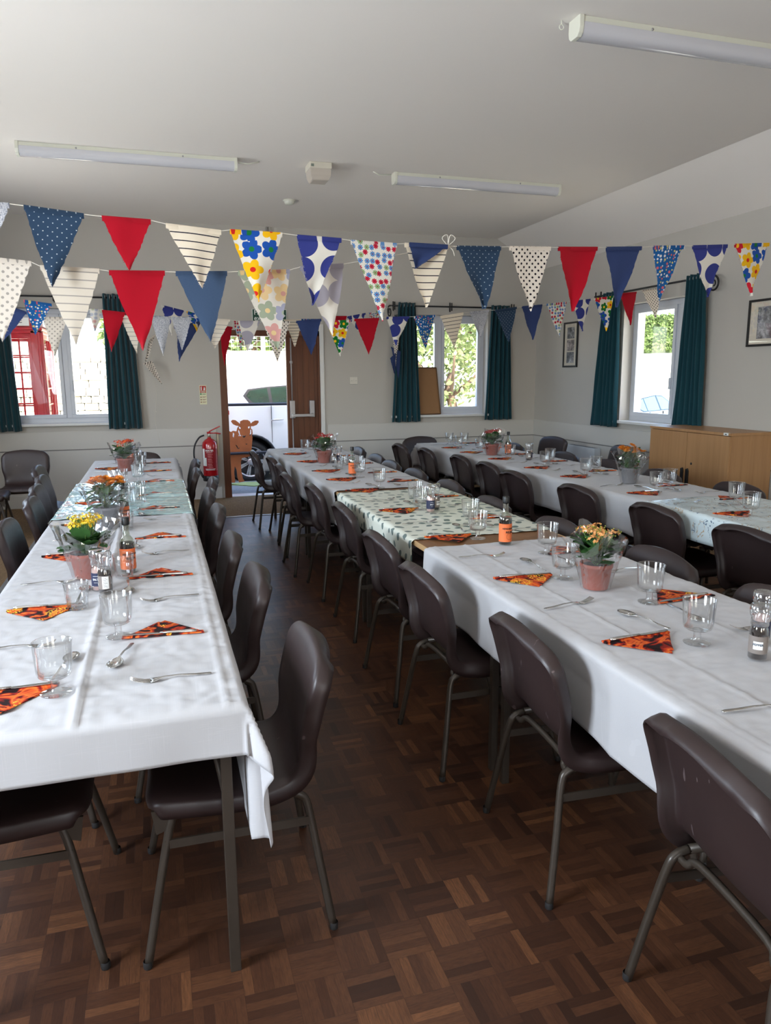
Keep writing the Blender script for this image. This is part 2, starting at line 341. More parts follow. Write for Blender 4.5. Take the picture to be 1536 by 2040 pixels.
BUNTING = {
 'front': [
  ([-0.558, 3.121, 2.125], [-0.464, 3.129, 2.125], [-0.517, 3.125, 2.011], 'grey'),
  ([-0.417, 3.133, 2.122], [-0.214, 3.149, 2.106], [-0.344, 3.139, 1.837], 'navy_star'),
  ([-0.151, 3.155, 2.103], [0.026, 3.169, 2.101], [-0.066, 3.162, 1.907], 'red'),
  ([0.082, 3.174, 2.091], [0.295, 3.191, 2.078], [0.21, 3.184, 1.851], 'stripe'),
  ([0.331, 3.194, 2.084], [0.546, 3.212, 2.084], [0.437, 3.203, 1.805], 'flowers'),
  ([0.61, 3.217, 2.08], [0.803, 3.233, 2.077], [0.67, 3.222, 1.799], 'circles'),
  ([0.846, 3.237, 2.073], [1.059, 3.254, 2.071], [0.989, 3.249, 1.739], 'daisies'),
  ([1.097, 3.257, 2.075], [1.311, 3.275, 2.076], [1.205, 3.266, 1.805], 'stripe'),
  ([1.355, 3.279, 2.077], [1.584, 3.298, 2.087], [1.505, 3.291, 1.806], 'navy_star'),
  ([1.63, 3.301, 2.09], [1.856, 3.32, 2.1], [1.757, 3.312, 1.801], 'dots'),
  ([1.899, 3.323, 2.102], [2.126, 3.342, 2.114], [2.002, 3.332, 1.807], 'red'),
  ([2.18, 3.347, 2.117], [2.395, 3.364, 2.131], [2.261, 3.353, 1.833], 'blue'),
  ([2.471, 3.371, 2.138], [2.669, 3.387, 2.151], [2.524, 3.375, 1.865], 'blue_flowers'),
  ([2.725, 3.391, 2.154], [2.96, 3.411, 2.172], [2.85, 3.402, 1.901], 'circles'),
  ([3.012, 3.415, 2.178], [3.256, 3.435, 2.197], [3.145, 3.426, 1.915], 'flowers'),
  ([3.322, 3.441, 2.203], [3.556, 3.46, 2.224], [3.467, 3.453, 1.953], 'navy_star'),
 ],
 'second': [
  ([-0.598, 3.198, 1.948], [-0.419, 3.211, 1.935], [-0.543, 3.202, 1.636], 'dots_back'),
  ([-0.389, 3.213, 1.922], [-0.178, 3.229, 1.918], [-0.284, 3.221, 1.627], 'stripe_back'),
  ([-0.143, 3.232, 1.914], [0.069, 3.248, 1.921], [-0.034, 3.24, 1.607], 'red'),
  ([0.112, 3.251, 1.921], [0.319, 3.267, 1.93], [0.239, 3.261, 1.643], 'blue_back'),
  ([0.365, 3.27, 1.934], [0.586, 3.287, 1.949], [0.522, 3.282, 1.608], 'flowers_back'),
  ([0.633, 3.291, 1.964], [0.829, 3.306, 1.985], [0.772, 3.301, 1.679], 'circles_back'),
 ],
 'third': [
  ([-0.976, 5.598, 2.002], [-0.789, 5.626, 1.937], [-0.95, 5.602, 1.737], 'blue'),
  ([-0.801, 5.624, 2.015], [-0.632, 5.649, 1.995], [-0.75, 5.632, 1.787], 'blue_flowers'),
  ([-0.691, 5.641, 1.907], [-0.545, 5.662, 1.908], [-0.642, 5.648, 1.64], 'dots_back'),
  ([-0.397, 5.684, 1.969], [-0.31, 5.697, 1.968], [-0.373, 5.688, 1.813], 'daisies_back'),
  ([-0.317, 5.696, 1.965], [-0.165, 5.719, 1.952], [-0.274, 5.703, 1.68], 'red'),
  ([-0.197, 5.714, 1.931], [-0.076, 5.732, 1.931], [-0.103, 5.728, 1.667], 'stripe_back'),
  ([0.007, 5.744, 1.936], [0.146, 5.765, 1.929], [0.077, 5.755, 1.654], 'grey'),
  ([0.153, 5.766, 1.93], [0.292, 5.787, 1.933], [0.215, 5.775, 1.698], 'grey'),
  ([0.375, 5.799, 1.928], [0.575, 5.829, 1.923], [0.453, 5.811, 1.711], 'stripe_back'),
  ([0.639, 5.839, 1.913], [0.802, 5.863, 1.917], [0.699, 5.847, 1.691], 'circles_back'),
  ([0.829, 5.867, 1.918], [1.04, 5.898, 1.919], [0.933, 5.882, 1.608], 'dots'),
  ([1.093, 5.906, 1.924], [1.3, 5.937, 1.945], [1.21, 5.923, 1.668], 'blue'),
  ([1.342, 5.943, 1.93], [1.544, 5.973, 1.943], [1.456, 5.96, 1.657], 'flowers'),
  ([1.583, 5.979, 1.952], [1.801, 6.011, 1.966], [1.708, 5.997, 1.674], 'red'),
  ([1.869, 6.021, 1.976], [2.077, 6.052, 1.985], [1.95, 6.034, 1.75], 'circles'),
  ([2.124, 6.059, 1.987], [2.324, 6.089, 2.004], [2.229, 6.075, 1.715], 'blue_flowers'),
  ([2.373, 6.096, 1.997], [2.6, 6.13, 2.033], [2.514, 6.117, 1.731], 'stripe'),
  ([2.665, 6.14, 2.039], [2.86, 6.169, 2.062], [2.776, 6.156, 1.832], 'grey'),
  ([2.922, 6.178, 2.064], [3.15, 6.212, 2.097], [3.073, 6.2, 1.789], 'navy_star'),
  ([3.209, 6.221, 2.104], [3.428, 6.253, 2.128], [3.34, 6.24, 1.815], 'blue'),
  ([3.478, 6.261, 2.135], [3.699, 6.294, 2.16], [3.633, 6.284, 1.846], 'daisies'),
  ([3.768, 6.304, 2.171], [3.979, 6.335, 2.197], [3.893, 6.323, 1.901], 'circles'),
  ([4.02, 6.341, 2.203], [4.255, 6.376, 2.235], [4.189, 6.367, 1.907], 'flowers'),
  ([4.334, 6.388, 2.262], [4.54, 6.419, 2.284], [4.486, 6.411, 1.97], 'red'),
  ([4.616, 6.43, 2.301], [4.848, 6.465, 2.335], [4.811, 6.459, 2.05], 'dots'),
 ],
 'back': [
  ([-0.173, 7.29, 2.06], [0.008, 7.376, 2.047], [-0.081, 7.334, 1.746], 'navy_star'),
  ([0.113, 7.426, 2.161], [0.313, 7.52, 2.122], [0.188, 7.461, 1.89], 'circles'),
  ([0.341, 7.533, 2.119], [0.474, 7.596, 2.089], [0.427, 7.574, 1.927], 'flowers'),
  ([0.24, 7.485, 1.975], [0.481, 7.599, 2.033], [0.24, 7.486, 1.649], 'blue'),
  ([0.653, 7.681, 2.002], [0.786, 7.743, 1.989], [0.681, 7.694, 1.613], 'red'),
  ([0.799, 7.75, 2.048], [0.931, 7.812, 2.054], [0.866, 7.781, 1.774], 'daisies'),
  ([1.355, 8.012, 2.089], [1.555, 8.107, 2.099], [1.475, 8.069, 1.818], 'stripe'),
  ([1.555, 8.107, 2.104], [1.776, 8.211, 2.115], [1.719, 8.184, 1.845], 'blue_flowers'),
  ([1.967, 8.301, 2.157], [2.125, 8.375, 2.165], [2.041, 8.336, 1.941], 'red'),
  ([2.138, 8.382, 2.16], [2.383, 8.498, 2.212], [2.297, 8.457, 1.995], 'circles'),
  ([2.418, 8.514, 2.214], [2.609, 8.604, 2.259], [2.522, 8.563, 2.1], 'daisies'),
 ],
}


# ================================================================== THE ROOM
XL, XR, YB, YF, ZC = -2.17, 5.07, 9.38, -4.0, 3.27
KR, KL, ZE = 4.45, -1.55, 2.89      # folds of the ceiling and height of the eaves
def slab_with_holes(name, mat, axis, c0, c1, a0, a1, b0, b1, holes, top=None):
    """wall of thickness c0..c1 along axis, spanning a (horizontal) and z, with rectangular holes (a0,a1,z0,z1)"""
    xs = sorted({a0, a1, *[h[0] for h in holes], *[h[1] for h in holes]}); zs = sorted({b0, b1, *[h[2] for h in holes], *[h[3] for h in holes]})
    m = MB(); cells = {}
    def P(a, c, z): return (a, c, z) if axis == 'y' else (c, a, z)
    inside = lambda a, z: any(h[0] < a < h[1] and h[2] < z < h[3] for h in holes)
    for i in range(len(xs) - 1):
        for k in range(len(zs) - 1):
            if inside((xs[i] + xs[i + 1]) / 2, (zs[k] + zs[k + 1]) / 2): continue
            A, B, Z0, Z1 = xs[i], xs[i + 1], zs[k], zs[k + 1]
            for c in (c0, c1): m.add([P(A, c, Z0), P(B, c, Z0), P(B, c, Z1), P(A, c, Z1)], [(0, 1, 2, 3)])
    for h in holes:
        A, B, Z0, Z1 = h
        for q in ([(A, Z0), (B, Z0)], [(B, Z0), (B, Z1)], [(B, Z1), (A, Z1)], [(A, Z1), (A, Z0)]):
            (p, r), (p2, r2) = q; m.add([P(p, c0, r), P(p2, c0, r2), P(p2, c1, r2), P(p, c1, r)], [(0, 1, 2, 3)])
    for q in ([(a0, b0), (a1, b0)], [(a1, b0), (a1, b1)], [(a1, b1), (a0, b1)], [(a0, b1), (a0, b0)]):
        (p, r), (p2, r2) = q; m.add([P(p, c0, r), P(p2, c0, r2), P(p2, c1, r2), P(p, c1, r)], [(0, 1, 2, 3)])
    o = m.build(name, mat, fix=False); bm = bmesh.new(); bm.from_mesh(o.data); bmesh.ops.remove_doubles(bm, verts=bm.verts, dist=1e-5)
    bmesh.ops.recalc_face_normals(bm, faces=bm.faces); bm.to_mesh(o.data); bm.free(); return struct(o)
W1 = (-1.62, -.36, .98, 2.28); W2 = (3.02, 4.34, .98, 2.28); DR = (.775, 2.0, -.02, 2.06); W3 = (6.1, 7.37, .98, 2.26)
slab_with_holes('wall_back', WALL, 'y', YB, YB + .28, XL - .3, XR + .3, -.02, ZC + .12, [W1, W2, DR])
slab_with_holes('wall_right', WALL, 'x', XR, XR + .28, YF - .3, YB, -.02, ZE + .05, [W3])
WL = [(.35, 1.65, 1.0, 2.25), (3.3, 4.6, 1.0, 2.25), (6.1, 7.4, 1.0, 2.25)]
slab_with_holes('wall_left', WALL, 'x', XL - .28, XL, YF - .3, YB, -.02, ZE + .05, WL)
slab_with_holes('wall_front', WALL, 'y', YF - .28, YF, XL - .3, XR + .3, -.02, ZC + .12, [(-1.0, .6, 1.0, 2.25), (2.4, 4.0, 1.0, 2.25)])
m = MB()
pr = [(XL - .6, ZE - .26), (KL, ZC), (KR, ZC), (XR + .6, ZE - .26)]
prf = [(XL, ZE), (KL, ZC), (KR, ZC), (XR, ZE)]
sl = (ZC - ZE) / (XR - KR)
prof = [(XL - .55, ZE - .55 * sl), (KL, ZC), (KR, ZC), (XR + .55, ZE - .55 * sl)]
up = [(XR + .55, ZE - .55 * sl + .12), (KR, ZC + .16), (KL, ZC + .16), (XL - .55, ZE - .55 * sl + .12)]
for k in range(3):
    m = MB(); m.prism([prof[k], prof[k + 1], up[2 - k], up[3 - k]], YF - .5, YB + .5, mat=Matrix(((1, 0, 0, 0), (0, 0, 1, 0), (0, 1, 0, 0), (0, 0, 0, 1)))); struct(m.build('ceiling', CEIL))
m = MB(); m.add([(-1.14, YF, 0), (3.95, YF, 0), (3.95, 8.05, 0), (-1.14, 8.05, 0)], [(0, 1, 2, 3)]); m.box(XL - .28, XR + .28, YF - .28, YB + .28, -.2, -.001)
struct(m.build('floor', PARQUET))
m = MB()
for b in ((XL, -1.14, YF, YB), (3.95, XR, YF, YB), (-1.14, 3.95, 8.05, YB)): m.box(b[0], b[1], b[2], b[3], 0, .006)
struct(m.build('trim_1', CARPET))['label'] = 'brown carpet border of the floor'
m = MB(); m.box(-1.155, -1.12, YF, 8.06, 0, .008); m.box(3.935, 3.965, YF, 8.06, 0, .008); m.box(-1.12, 3.935, 8.04, 8.06, 0, .008)
struct(m.build('trim_2', plain('aluminium_strip', (.55, .54, .52), .35, metal=.9), bevel=.002))
# skirtings and the lower panelling with its two shadow lines
def skirt(name, segs, axis, c, s, h=.15, t=.018):
    m = MB()
    for a0, a1 in segs:
        if axis == 'y': m.box(a0, a1, min(c, c + s * t), max(c, c + s * t), 0, h)
        else: m.box(min(c, c + s * t), max(c, c + s * t), a0, a1, 0, h)
    return struct(m.build(name, LOWER, bevel=.003))
skirt('baseboard_back', [(XL, .74), (2.07, XR)], 'y', YB, -1)
skirt('baseboard_right', [(YF, YB)], 'x', XR, -1)
skirt('baseboard_left', [(YF, YB)], 'x', XL, 1)
m = MB()
for a0, a1 in ((XL, .70), (2.11, XR)): m.box(a0, a1, YB - .014, YB, .675, .885); m.box(a0, a1, YB - .008, YB, .15, .664)
struct(m.build('trim_3', LOWER, bevel=.003))
DADO_SHADE = plain('dado_shadow_grey', srgb(128, 124, 120), .6)  # shadow line of the dado gap, painted as a grey strip
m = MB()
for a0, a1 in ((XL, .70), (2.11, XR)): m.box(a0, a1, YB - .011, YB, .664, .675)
struct(m.build('trim_6', DADO_SHADE))
m = MB(); m.box(XR - .014, XR, YF, YB - .014, .675, .885); m.box(XR - .008, XR, YF, YB - .014, .15, .664)
struct(m.build('trim_4', LOWER, bevel=.003))
m = MB(); m.box(XR - .011, XR, YF, YB - .011, .664, .675); struct(m.build('trim_7', DADO_SHADE))

# ------------------------------------------------------------------ windows
def window(name, axis, a0, a1, z0, z1, c, s, mull, sill_in, left_cas=True):
    """uPVC frame standing in the wall opening; c = inner wall face, s = outward sign"""
    root = thing(name, None, None); struct(root)
    def B(m, p0, p1, q0, q1, d0, d1):
        u0, u1 = sorted((c + s * d0, c + s * d1))
        if axis == 'y': m.box(p0, p1, u0, u1, q0, q1)
        else: m.box(u0, u1, p0, p1, q0, q1)
    d0, d1 = .13, .20; m = MB(); w = .055
    B(m, a0, a1, z0, z0 + w, d0, d1); B(m, a0, a1, z1 - w, z1, d0, d1); B(m, a0, a0 + w, z0 + w, z1 - w, d0, d1); B(m, a1 - w, a1, z0 + w, z1 - w, d0, d1)
    B(m, mull - .03, mull + .03, z0 + w, z1 - w, d0, d1)
    m.build('window_frame', UPVC, root, bevel=.004)
    for lo, hi in ((a0 + w, mull - .03), (mull + .03, a1 - w)):
        m = MB(); v = .042; e0, e1 = d0 - .014, d0 + .04
        B(m, lo, hi, z0 + w, z0 + w + v, e0, e1); B(m, lo, hi, z1 - w - v, z1 - w, e0, e1); B(m, lo, lo + v, z0 + w + v, z1 - w - v, e0, e1); B(m, hi - v, hi, z0 + w + v, z1 - w - v, e0, e1)
        k = m.build('casement', UPVC, root, bevel=.004)
        m = MB(); B(m, lo + v - .005, hi - v + .005, z0 + w + v - .005, z1 - w - v + .005, d0 + .012, d0 + .018); m.build('window_pane', WINDOWGLASS, k)
        m = MB(); B(m, (lo + v * .3), (lo + v * .3) + .02, (z0 + z1) / 2 - .28, (z0 + z1) / 2 - .16, e0 - .028, e0); m.build('window_handle', UPVC, k, bevel=.004)
    m = MB(); B(m, a0 - sill_in, a1 + sill_in, z0 - .028, z0 + .002, -.055, d0 + .01); m.build('window_sill', TRIMP, root, bevel=.006)
    return root
window('window_1', 'y', *W1[:2], W1[2], W1[3], YB, 1, -.97, .05)
window('window_2', 'y', *W2[:2], W2[2], W2[3], YB, 1, 3.69, .05)
window('window_3', 'x', *W3[:2], W3[2], W3[3], XR, 1, 6.60, .05)

# ------------------------------------------------------------------ fire exit door: open left side, fixed narrow right leaf
r = struct(thing('door_1', None, None))
m = MB(); m.box(.775, .86, YB - .01, YB + .15, 0, 2.06); m.box(1.995, 2.02, YB - .01, YB + .15, 0, 2.06); m.box(.775, 2.02, YB - .01, YB + .15, 1.99, 2.06)
m.build('door_frame', DOORWOOD, r, bevel=.004)
m = MB(); m.box(1.60, 1.995, YB + .03, YB + .075, .02, 1.99); m.box(1.60, 1.66, YB + .02, YB + .03, .02, 1.99); m.box(1.955, 1.995, YB + .015, YB + .03, .02, 1.99)
for k in range(1, 4): m.box(1.66 + k * .074, 1.664 + k * .074, YB + .0275, YB + .031, .02, 1.99)
leaf = m.build('door_leaf', DOORWOOD, r, bevel=.003)
m = MB(); m.tube([(1.655, YB - .012, .05), (1.655, YB - .012, .98)], .009, 8); m.tube([(1.655, YB - .012, 1.2), (1.655, YB - .012, 1.97)], .009, 8)
m.box(1.64, 1.67, YB - .02, YB + .02, 1.66, 1.69); m.build('bolt_rod', GREYMETAL, leaf)
m = MB(); m.box(1.625, 1.685, YB - .045, YB + .02, .98, 1.20); m.box(1.875, 1.935, YB - .045, YB + .02, .99, 1.20)
m.box(1.65, 1.90, YB - .115, YB - .085, 1.0, 1.035); m.box(1.64, 1.67, YB - .11, YB - .03, .995, 1.04); m.box(1.885, 1.915, YB - .11, YB - .03, .995, 1.04)
m.build('push_bar', GREYMETAL, leaf, bevel=.006)
m = MB(); m.box(.86, 1.995, YB - .0, YB + .2, -.015, .018); m.build('threshold', plain('aluminium_threshold', (.7, .7, .68), .35, metal=.8), r, bevel=.003)
# the other leaf stands folded back outside against the outer wall, so only its hinged edge shows
m = MB(); m.box(.79, .835, YB + .15, YB + .92, .02, 1.99); l2 = m.build('door_leaf', DOORWOOD, r, bevel=.003)
m = MB(); m.box(.84, .866, YB + .17, YB + .23, 1.0, 1.18); m.build('latch_box', GREYMETAL, l2, bevel=.004)
for z in (.35, 1.1, 1.75):
    m = MB(); m.tube([(.862, YB + .145, z - .05), (.862, YB + .145, z + .05)], .008, 8); m.build('hinge', GREYMETAL, r)
m = MB(); m.box(2.022, 2.075, YB - .02, YB, 0, 2.14)
struct(m.build('trim_5', TRIMP, bevel=.004))

# ================================================================== OUTSIDE
def m_ground(name, c1, c2, sc, bump=.6):
    m = new_mat(name); t = NT(m); n = t.noise(t.coord(), sc, 5, .65)
    t.out(t.bsdf(t.mix(n, c1, c2), .9, normal=t.bump(n, bump, .01), spec=.2)); return m
GRAVEL = m_ground('grey_gravel', srgb(84, 88, 92), srgb(142, 146, 148), 45)
TURF = m_ground('green_turf', srgb(110, 130, 84), srgb(160, 172, 120), 60)
STRAW = m_ground('pale_hill_grass', srgb(204, 196, 170), srgb(224, 216, 200), 5)
def hgt(x, y):
    """lie of the land"""
    z = -.03 - .10 * min(1, max(0, (y - 10.6) / 1.4))
    if x > 5.6: z -= .45 * min(1, (x - 5.6) / 3)
    d = y - 13.2
    if d > 0: z += min(d * .48, 1.9 + d * .055)
    if x > 13: z += (x - 13) * .05
    return z
def land(name, x0, x1, y0, y1, nx, ny, mat, dz=0, f=hgt):
    m = MB(); pts = []
    for i in range(nx):
        for j in range(ny):
            x = x0 + (x1 - x0) * i / (nx - 1); y = y0 + (y1 - y0) * j / (ny - 1); pts.append((x, y, f(x, y) + dz))
    m.grid(pts, nx, ny); return m.build(name, mat, fix=False)
g = land('ground', -30, 60, YB + .28, 70, 91, 91, STRAW, f=lambda x, y: hgt(x, y) - .012); struct(g)
g = land('ground', XR + .28, 60, -20, YB + .28, 60, 30, STRAW, f=lambda x, y: hgt(x, y) - .012); struct(g)
g = land('ground', -30, XL - .28, -20, YB + .28, 40, 30, STRAW, f=lambda x, y: -.06); struct(g)
g = land('pavement', -8, 12, YB + .28, 13.4, 60, 24, GRAVEL); struct(g)
m = MB(); vs = []
for k in range(26):
    th = 2 * PI * k / 26; rr = 1 + .18 * math.sin(3 * th) + .1 * math.sin(7 * th + 1); vs.append((1.32 + .30 * rr * math.cos(th), 10.72 + .20 * rr * math.sin(th)))
m.prism(vs, -.045, -.018); tag(m.build('grass_patch', TURF), 'small patch of green turf on the grey ground outside the open door', 'grass')

LEAFM = []
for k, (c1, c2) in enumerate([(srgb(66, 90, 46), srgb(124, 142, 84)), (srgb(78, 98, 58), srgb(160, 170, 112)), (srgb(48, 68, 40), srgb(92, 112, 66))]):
    mm = new_mat('leaf_green'); t = NT(mm); c = t.mix(t.noise(t.coord(), 1.6, 4), c1, c2)
    d = t.bsdf(c, .6, spec=.3); tl = t.n.new('ShaderNodeBsdfTranslucent'); t.l.new(c, tl.inputs[0]); mx = t.n.new('ShaderNodeMixShader'); mx.inputs[0].default_value = .3
    t.l.new(d, mx.inputs[1]); t.l.new(tl.outputs[0], mx.inputs[2]); t.out(mx.outputs[0]); LEAFM.append(mm)
BARK = plain('bark', srgb(86, 68, 52), .9, nscale=9, namt=.3, bump=.6, bscale=20)
def tree(name, label, cat, loc, blobs, n, size, mi=0, trunk=(.14, 1.6), group=None, seed=1):
    rr = random.Random(seed); root = thing(name, label, cat, loc, 0, group)
    m = MB(); h = trunk[1]
    if trunk[0]:
        m.tube(smooth_path([(0, 0, -.3), (.06, .02, h * .5), (-.05, 0, h), (.05, .05, h * 1.4)], 5), [trunk[0] * (1 - .5 * i / 15) for i in range(16)], 9)
        for k in range(6):
            a = k * 1.1; m.tube([(0, 0, h * .8), (math.cos(a) * .5, math.sin(a) * .5, h * 1.2), (math.cos(a) * .9, math.sin(a) * .9, h * 1.7)], [trunk[0] * .4, trunk[0] * .3, .02], 6)
        m.build('trunk', BARK, root)
    m = MB()
    for _ in range(n):
        bx, by, bz, r = blobs[rr.randrange(len(blobs))]
        d = Vector((rr.gauss(0, 1), rr.gauss(0, 1), rr.gauss(0, 1))).normalized() * r * (rr.random() ** .25) * rr.uniform(.85, 1.08)
        p = Vector((bx, by, bz)) + d; s = size * rr.uniform(.6, 1.4)
        E = Euler((rr.uniform(-1.2, 1.2), rr.uniform(-1.2, 1.2), rr.uniform(0, 6.3))).to_matrix()
        q = [p + E @ Vector(v) * s for v in ((0, -1, 0), (.55, -.2, .1), (.45, .5, .05), (0, 1, -.1), (-.45, .5, .05), (-.55, -.2, .1))]
        m.add(q, [(0, 1, 2, 3, 4, 5)])
    m.build('foliage', LEAFM[mi], root, fix=False); return root
tree('leafy_tree', 'large sunlit leafy tree outside the window between the curtains right of the door', 'tree', (5.85, 14.4, .35),
     [(-.3, 0, 1.3, .9), (.8, .2, 1.5, .95), (0, .1, 2.4, 1.0), (-.9, .3, 2.3, .8), (1.2, .3, 2.6, .9), (.3, 0, 3.3, .9), (-.6, .3, .55, .6), (1.6, 0, .8, .6)], 5200, .062, 1, (.12, .9), seed=3)
tree('leafy_tree', 'dark leafy tree behind the sunlit one outside the window right of the door', 'tree', (8.6, 20.6, 1.0),
     [(0, 0, 2, 1.6), (-1.6, 0, 2.4, 1.4), (1.4, 0, 2.6, 1.5), (0, .4, 4, 1.6), (-2.4, .3, 3.8, 1.3)], 3600, .12, 2, (.2, 1.6), seed=4)
tree('leafy_tree', 'green tree seen over the fence through the open door', 'tree', (2.5, 22.6, .6),
     [(0, 0, 2.4, 1.5), (-1.5, .2, 2.2, 1.3), (1.6, 0, 2.6, 1.5), (0, .5, 4, 1.7), (3.0, .3, 2.3, 1.2), (-2.8, .5, 2.4, 1.2)], 5200, .12, 0, (.2, 1.4), seed=5)
root = thing('hedge', 'clipped green hedge on the slope outside the right wall window', 'hedge', (19.4, 26.2, 2.5), -.5)
m = MB(); rr = random.Random(11)
for _ in range(6500):
    p = Vector((rr.uniform(-3.2, 3.2), rr.uniform(-.6, .6), rr.uniform(-.1, 1.25)))
    if rr.random() < .6:
        if rr.random() < .6: p.y = -.6 + rr.uniform(-.05, .05)
        else: p.z = 1.25 + rr.uniform(-.07, .07)
    s = .09 * rr.uniform(.6, 1.3); E = Euler((rr.uniform(-1.5, 1.5), rr.uniform(-1.5, 1.5), rr.uniform(0, 6.3))).to_matrix()
    m.add([p + E @ Vector(v) * s for v in ((0, -1, 0), (.5, 0, .1), (0, 1, 0), (-.5, 0, .1))], [(0, 1, 2, 3)])
m.build('foliage', LEAFM[0], root, fix=False)
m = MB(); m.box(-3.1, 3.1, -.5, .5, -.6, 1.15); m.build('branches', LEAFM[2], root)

# dry stone wall behind the phone box
STONE = m_ground('pale_limestone', srgb(170, 164, 146), srgb(214, 208, 192), 6)
m = MB(); rr = random.Random(5); z = 0
while z < 2.0:
    h = rr.uniform(.09, .16); x = -6.0
    while x < .45:
        w = rr.uniform(.14, .42); e = rr.uniform(-.03, .03)
        m.box(x + .006, x + w - .006, 14.6 + e, 15.0 - e, z + .003 - .1, z + h - .006 - .1); x += w
    z += h
tag(m.build('stone_wall', STONE, bevel=.012, seg=1), 'sunlit dry stone wall beyond the red phone box outside the left window', 'wall')
# fence with white posts and wire netting above the bank
root = thing('wire_fence', 'white post and wire netting fence on the bank seen through the open door', 'fence', (2.0, 18.2, 1.98))
WHITEW = plain('white_painted_wood', srgb(236, 236, 228), .6)
for x in (-2.4, -.9, .55, 2.0): m = MB(); m.box(x - .045, x + .045, -.045, .045, -.4, 1.25); m.build('post', WHITEW, root, bevel=.006)
m = MB()
for k in range(9): z = .1 + k * .13; m.tube([(-2.6, -.05, z), (2.2, -.05, z)], .0045, 4)
for k in range(33): x = -2.6 + k * .15; m.tube([(x, -.05, .1), (x, -.05, 1.14)], .004, 4)
nt = m.build('netting', plain('galvanised_wire', (.30, .32, .28), .5, metal=.3), root); nt['kind'] = 'stuff'

# red telephone box
REDP = plain('red_gloss_paint', srgb(196, 26, 32), .28, nscale=3, namt=.08, coat=.3)
root = thing('telephone_box', 'red cast iron telephone box just outside the left window', 'phone box', (-1.71, 10.46, -.05))
hw = .45; m = MB()
for sx in (-1, 1):
    for sy in (-1, 1): m.box(sx * hw - (.13 if sx > 0 else 0), sx * hw + (.13 if sx < 0 else 0), sy * hw - (.13 if sy > 0 else 0), sy * hw + (.13 if sy < 0 else 0), 0, 2.12)
for sx in (-1, 1):
    for sy in (-1, 1): m.box(sx * .415 - .018, sx * .415 + .018, sy * hw - .012, sy * hw + .012, .1, 2.1); m.box(sx * hw - .012, sx * hw + .012, sy * .415 - .018, sy * .415 + .018, .1, 2.1)
m.box(-hw, hw, -hw, hw, 0, .10); m.box(-hw, hw, -hw, hw, 2.08, 2.14); m.box(-.42, .42, -.42, .42, 2.14, 2.34); m.box(-.47, .47, -.47, .47, 2.30, 2.34); m.box(-.46, .46, -.46, .46, 2.12, 2.15)
m.build('frame', REDP, root, bevel=.008)
m = MB(); pts = []
for i in range(13):
    for j in range(13):
        u = -1 + i / 6; v = -1 + j / 6; pts.append((u * .43, v * .43, 2.34 + .17 * (1 - u * u) ** .7 * (1 - v * v) ** .7 if abs(u) < 1 and abs(v) < 1 else 2.34))
m.grid(pts, 13, 13); m.build('roof', REDP, root)
def panel(nm, M_):
    d = MB(); w = .32
    d.box(-w, w, -.02, .02, .10, .42, mat=M_); d.box(-w, w, -.02, .02, 2.02, 2.08, mat=M_)
    d.box(-w, -w + .035, -.02, .02, .42, 2.02, mat=M_); d.box(w - .035, w, -.02, .02, .42, 2.02, mat=M_)
    for k in range(1, 8): z = .42 + k * .2; d.box(-w + .035, w - .035, -.012, .012, z - .009, z + .009, mat=M_)
    for x in (-.185, .185): d.box(x - .009, x + .009, -.011, .011, .42, 2.02, mat=M_)
    o = d.build(nm, REDP, root, bevel=.002)
    d = MB(); d.box(-w + .03, w - .03, -.003, .003, .42, 2.02, mat=M_); d.build('glazing', WINDOWGLASS, o)
for nm, ang in (('side_panel', 0), ('door', PI / 2), ('side_panel', PI), ('side_panel', -PI / 2)):
    panel(nm, Matrix.Rotation(ang, 4, 'Z') @ Matrix.Translation((0, -.42, 0)))
for ang in (0, PI / 2, PI, -PI / 2):
    Mx = Matrix.Rotation(ang, 4, 'Z')
    m = MB(); m.box(-.32, .32, -.455, -.425, 2.17, 2.29, mat=Mx); s = m.build('sign_panel', plain('opal_white', srgb(238, 234, 220), .4), root)
    text_mesh('lettering', 'TELEPHONE', .085, plain('black_lettering', (.01, .01, .01), .5), s, Mx @ Matrix.Translation((0, -.456, 2.23)) @ Matrix.Rotation(PI / 2, 4, 'X'), spacing=1.1)

# railing across the path with the cow silhouette
RAILM = plain('dark_blue_black_paint', srgb(32, 34, 46), .4)
root = thing('railing', 'dark two-bar metal railing across the path outside the open door', 'railing', (1.5, 11.06, -.06))
for z in (1.16, .45): m = MB(); m.tube([(-1.1, 0, z), (1.1, 0, z)], .021, 10); m.build('rail', RAILM, root)
for x in (-1.1, 1.1): m = MB(); m.tube([(x, 0, -.02), (x, 0, 1.18)], .024, 10); m.build('post', RAILM, root)
RUST = plain('rusted_steel', srgb(168, 96, 54), .8, nscale=7, namt=.25, bump=.3, bscale=80)
def cw(zx, zy): return (.96 + (zx / 5.1 + 360 - 452) * .0073, .957 - (zy / 5.1 + 620 - 826) * .00736)
outline = [(528,1062),(545,1048),(575,1052),(605,1075),(618,1090),(622,1065),(655,1050),(700,1052),(722,1068),(730,1090),(745,1075),(775,1060),(808,1062),(812,1078),(790,1105),(755,1118),(730,1118),(728,1140),(742,1150),(745,1190),(735,1215),(742,1225),(730,1330),(722,1400),(720,1420),(690,1430),(625,1440),(612,1480),(612,1560),(625,1650),(645,1682),(585,1690),(570,1640),(565,1560),(548,1520),(540,1580),(545,1690),(512,1690),(500,1640),(490,1560),(480,1430),(440,1420),(400,1560),(405,1685),(370,1685),(372,1560),(350,1400),(335,1300),(350,1190),(420,1160),(465,1160),(500,1155),(525,1170),(545,1158),(580,1165),(590,1130),(605,1112),(580,1108),(548,1092)]
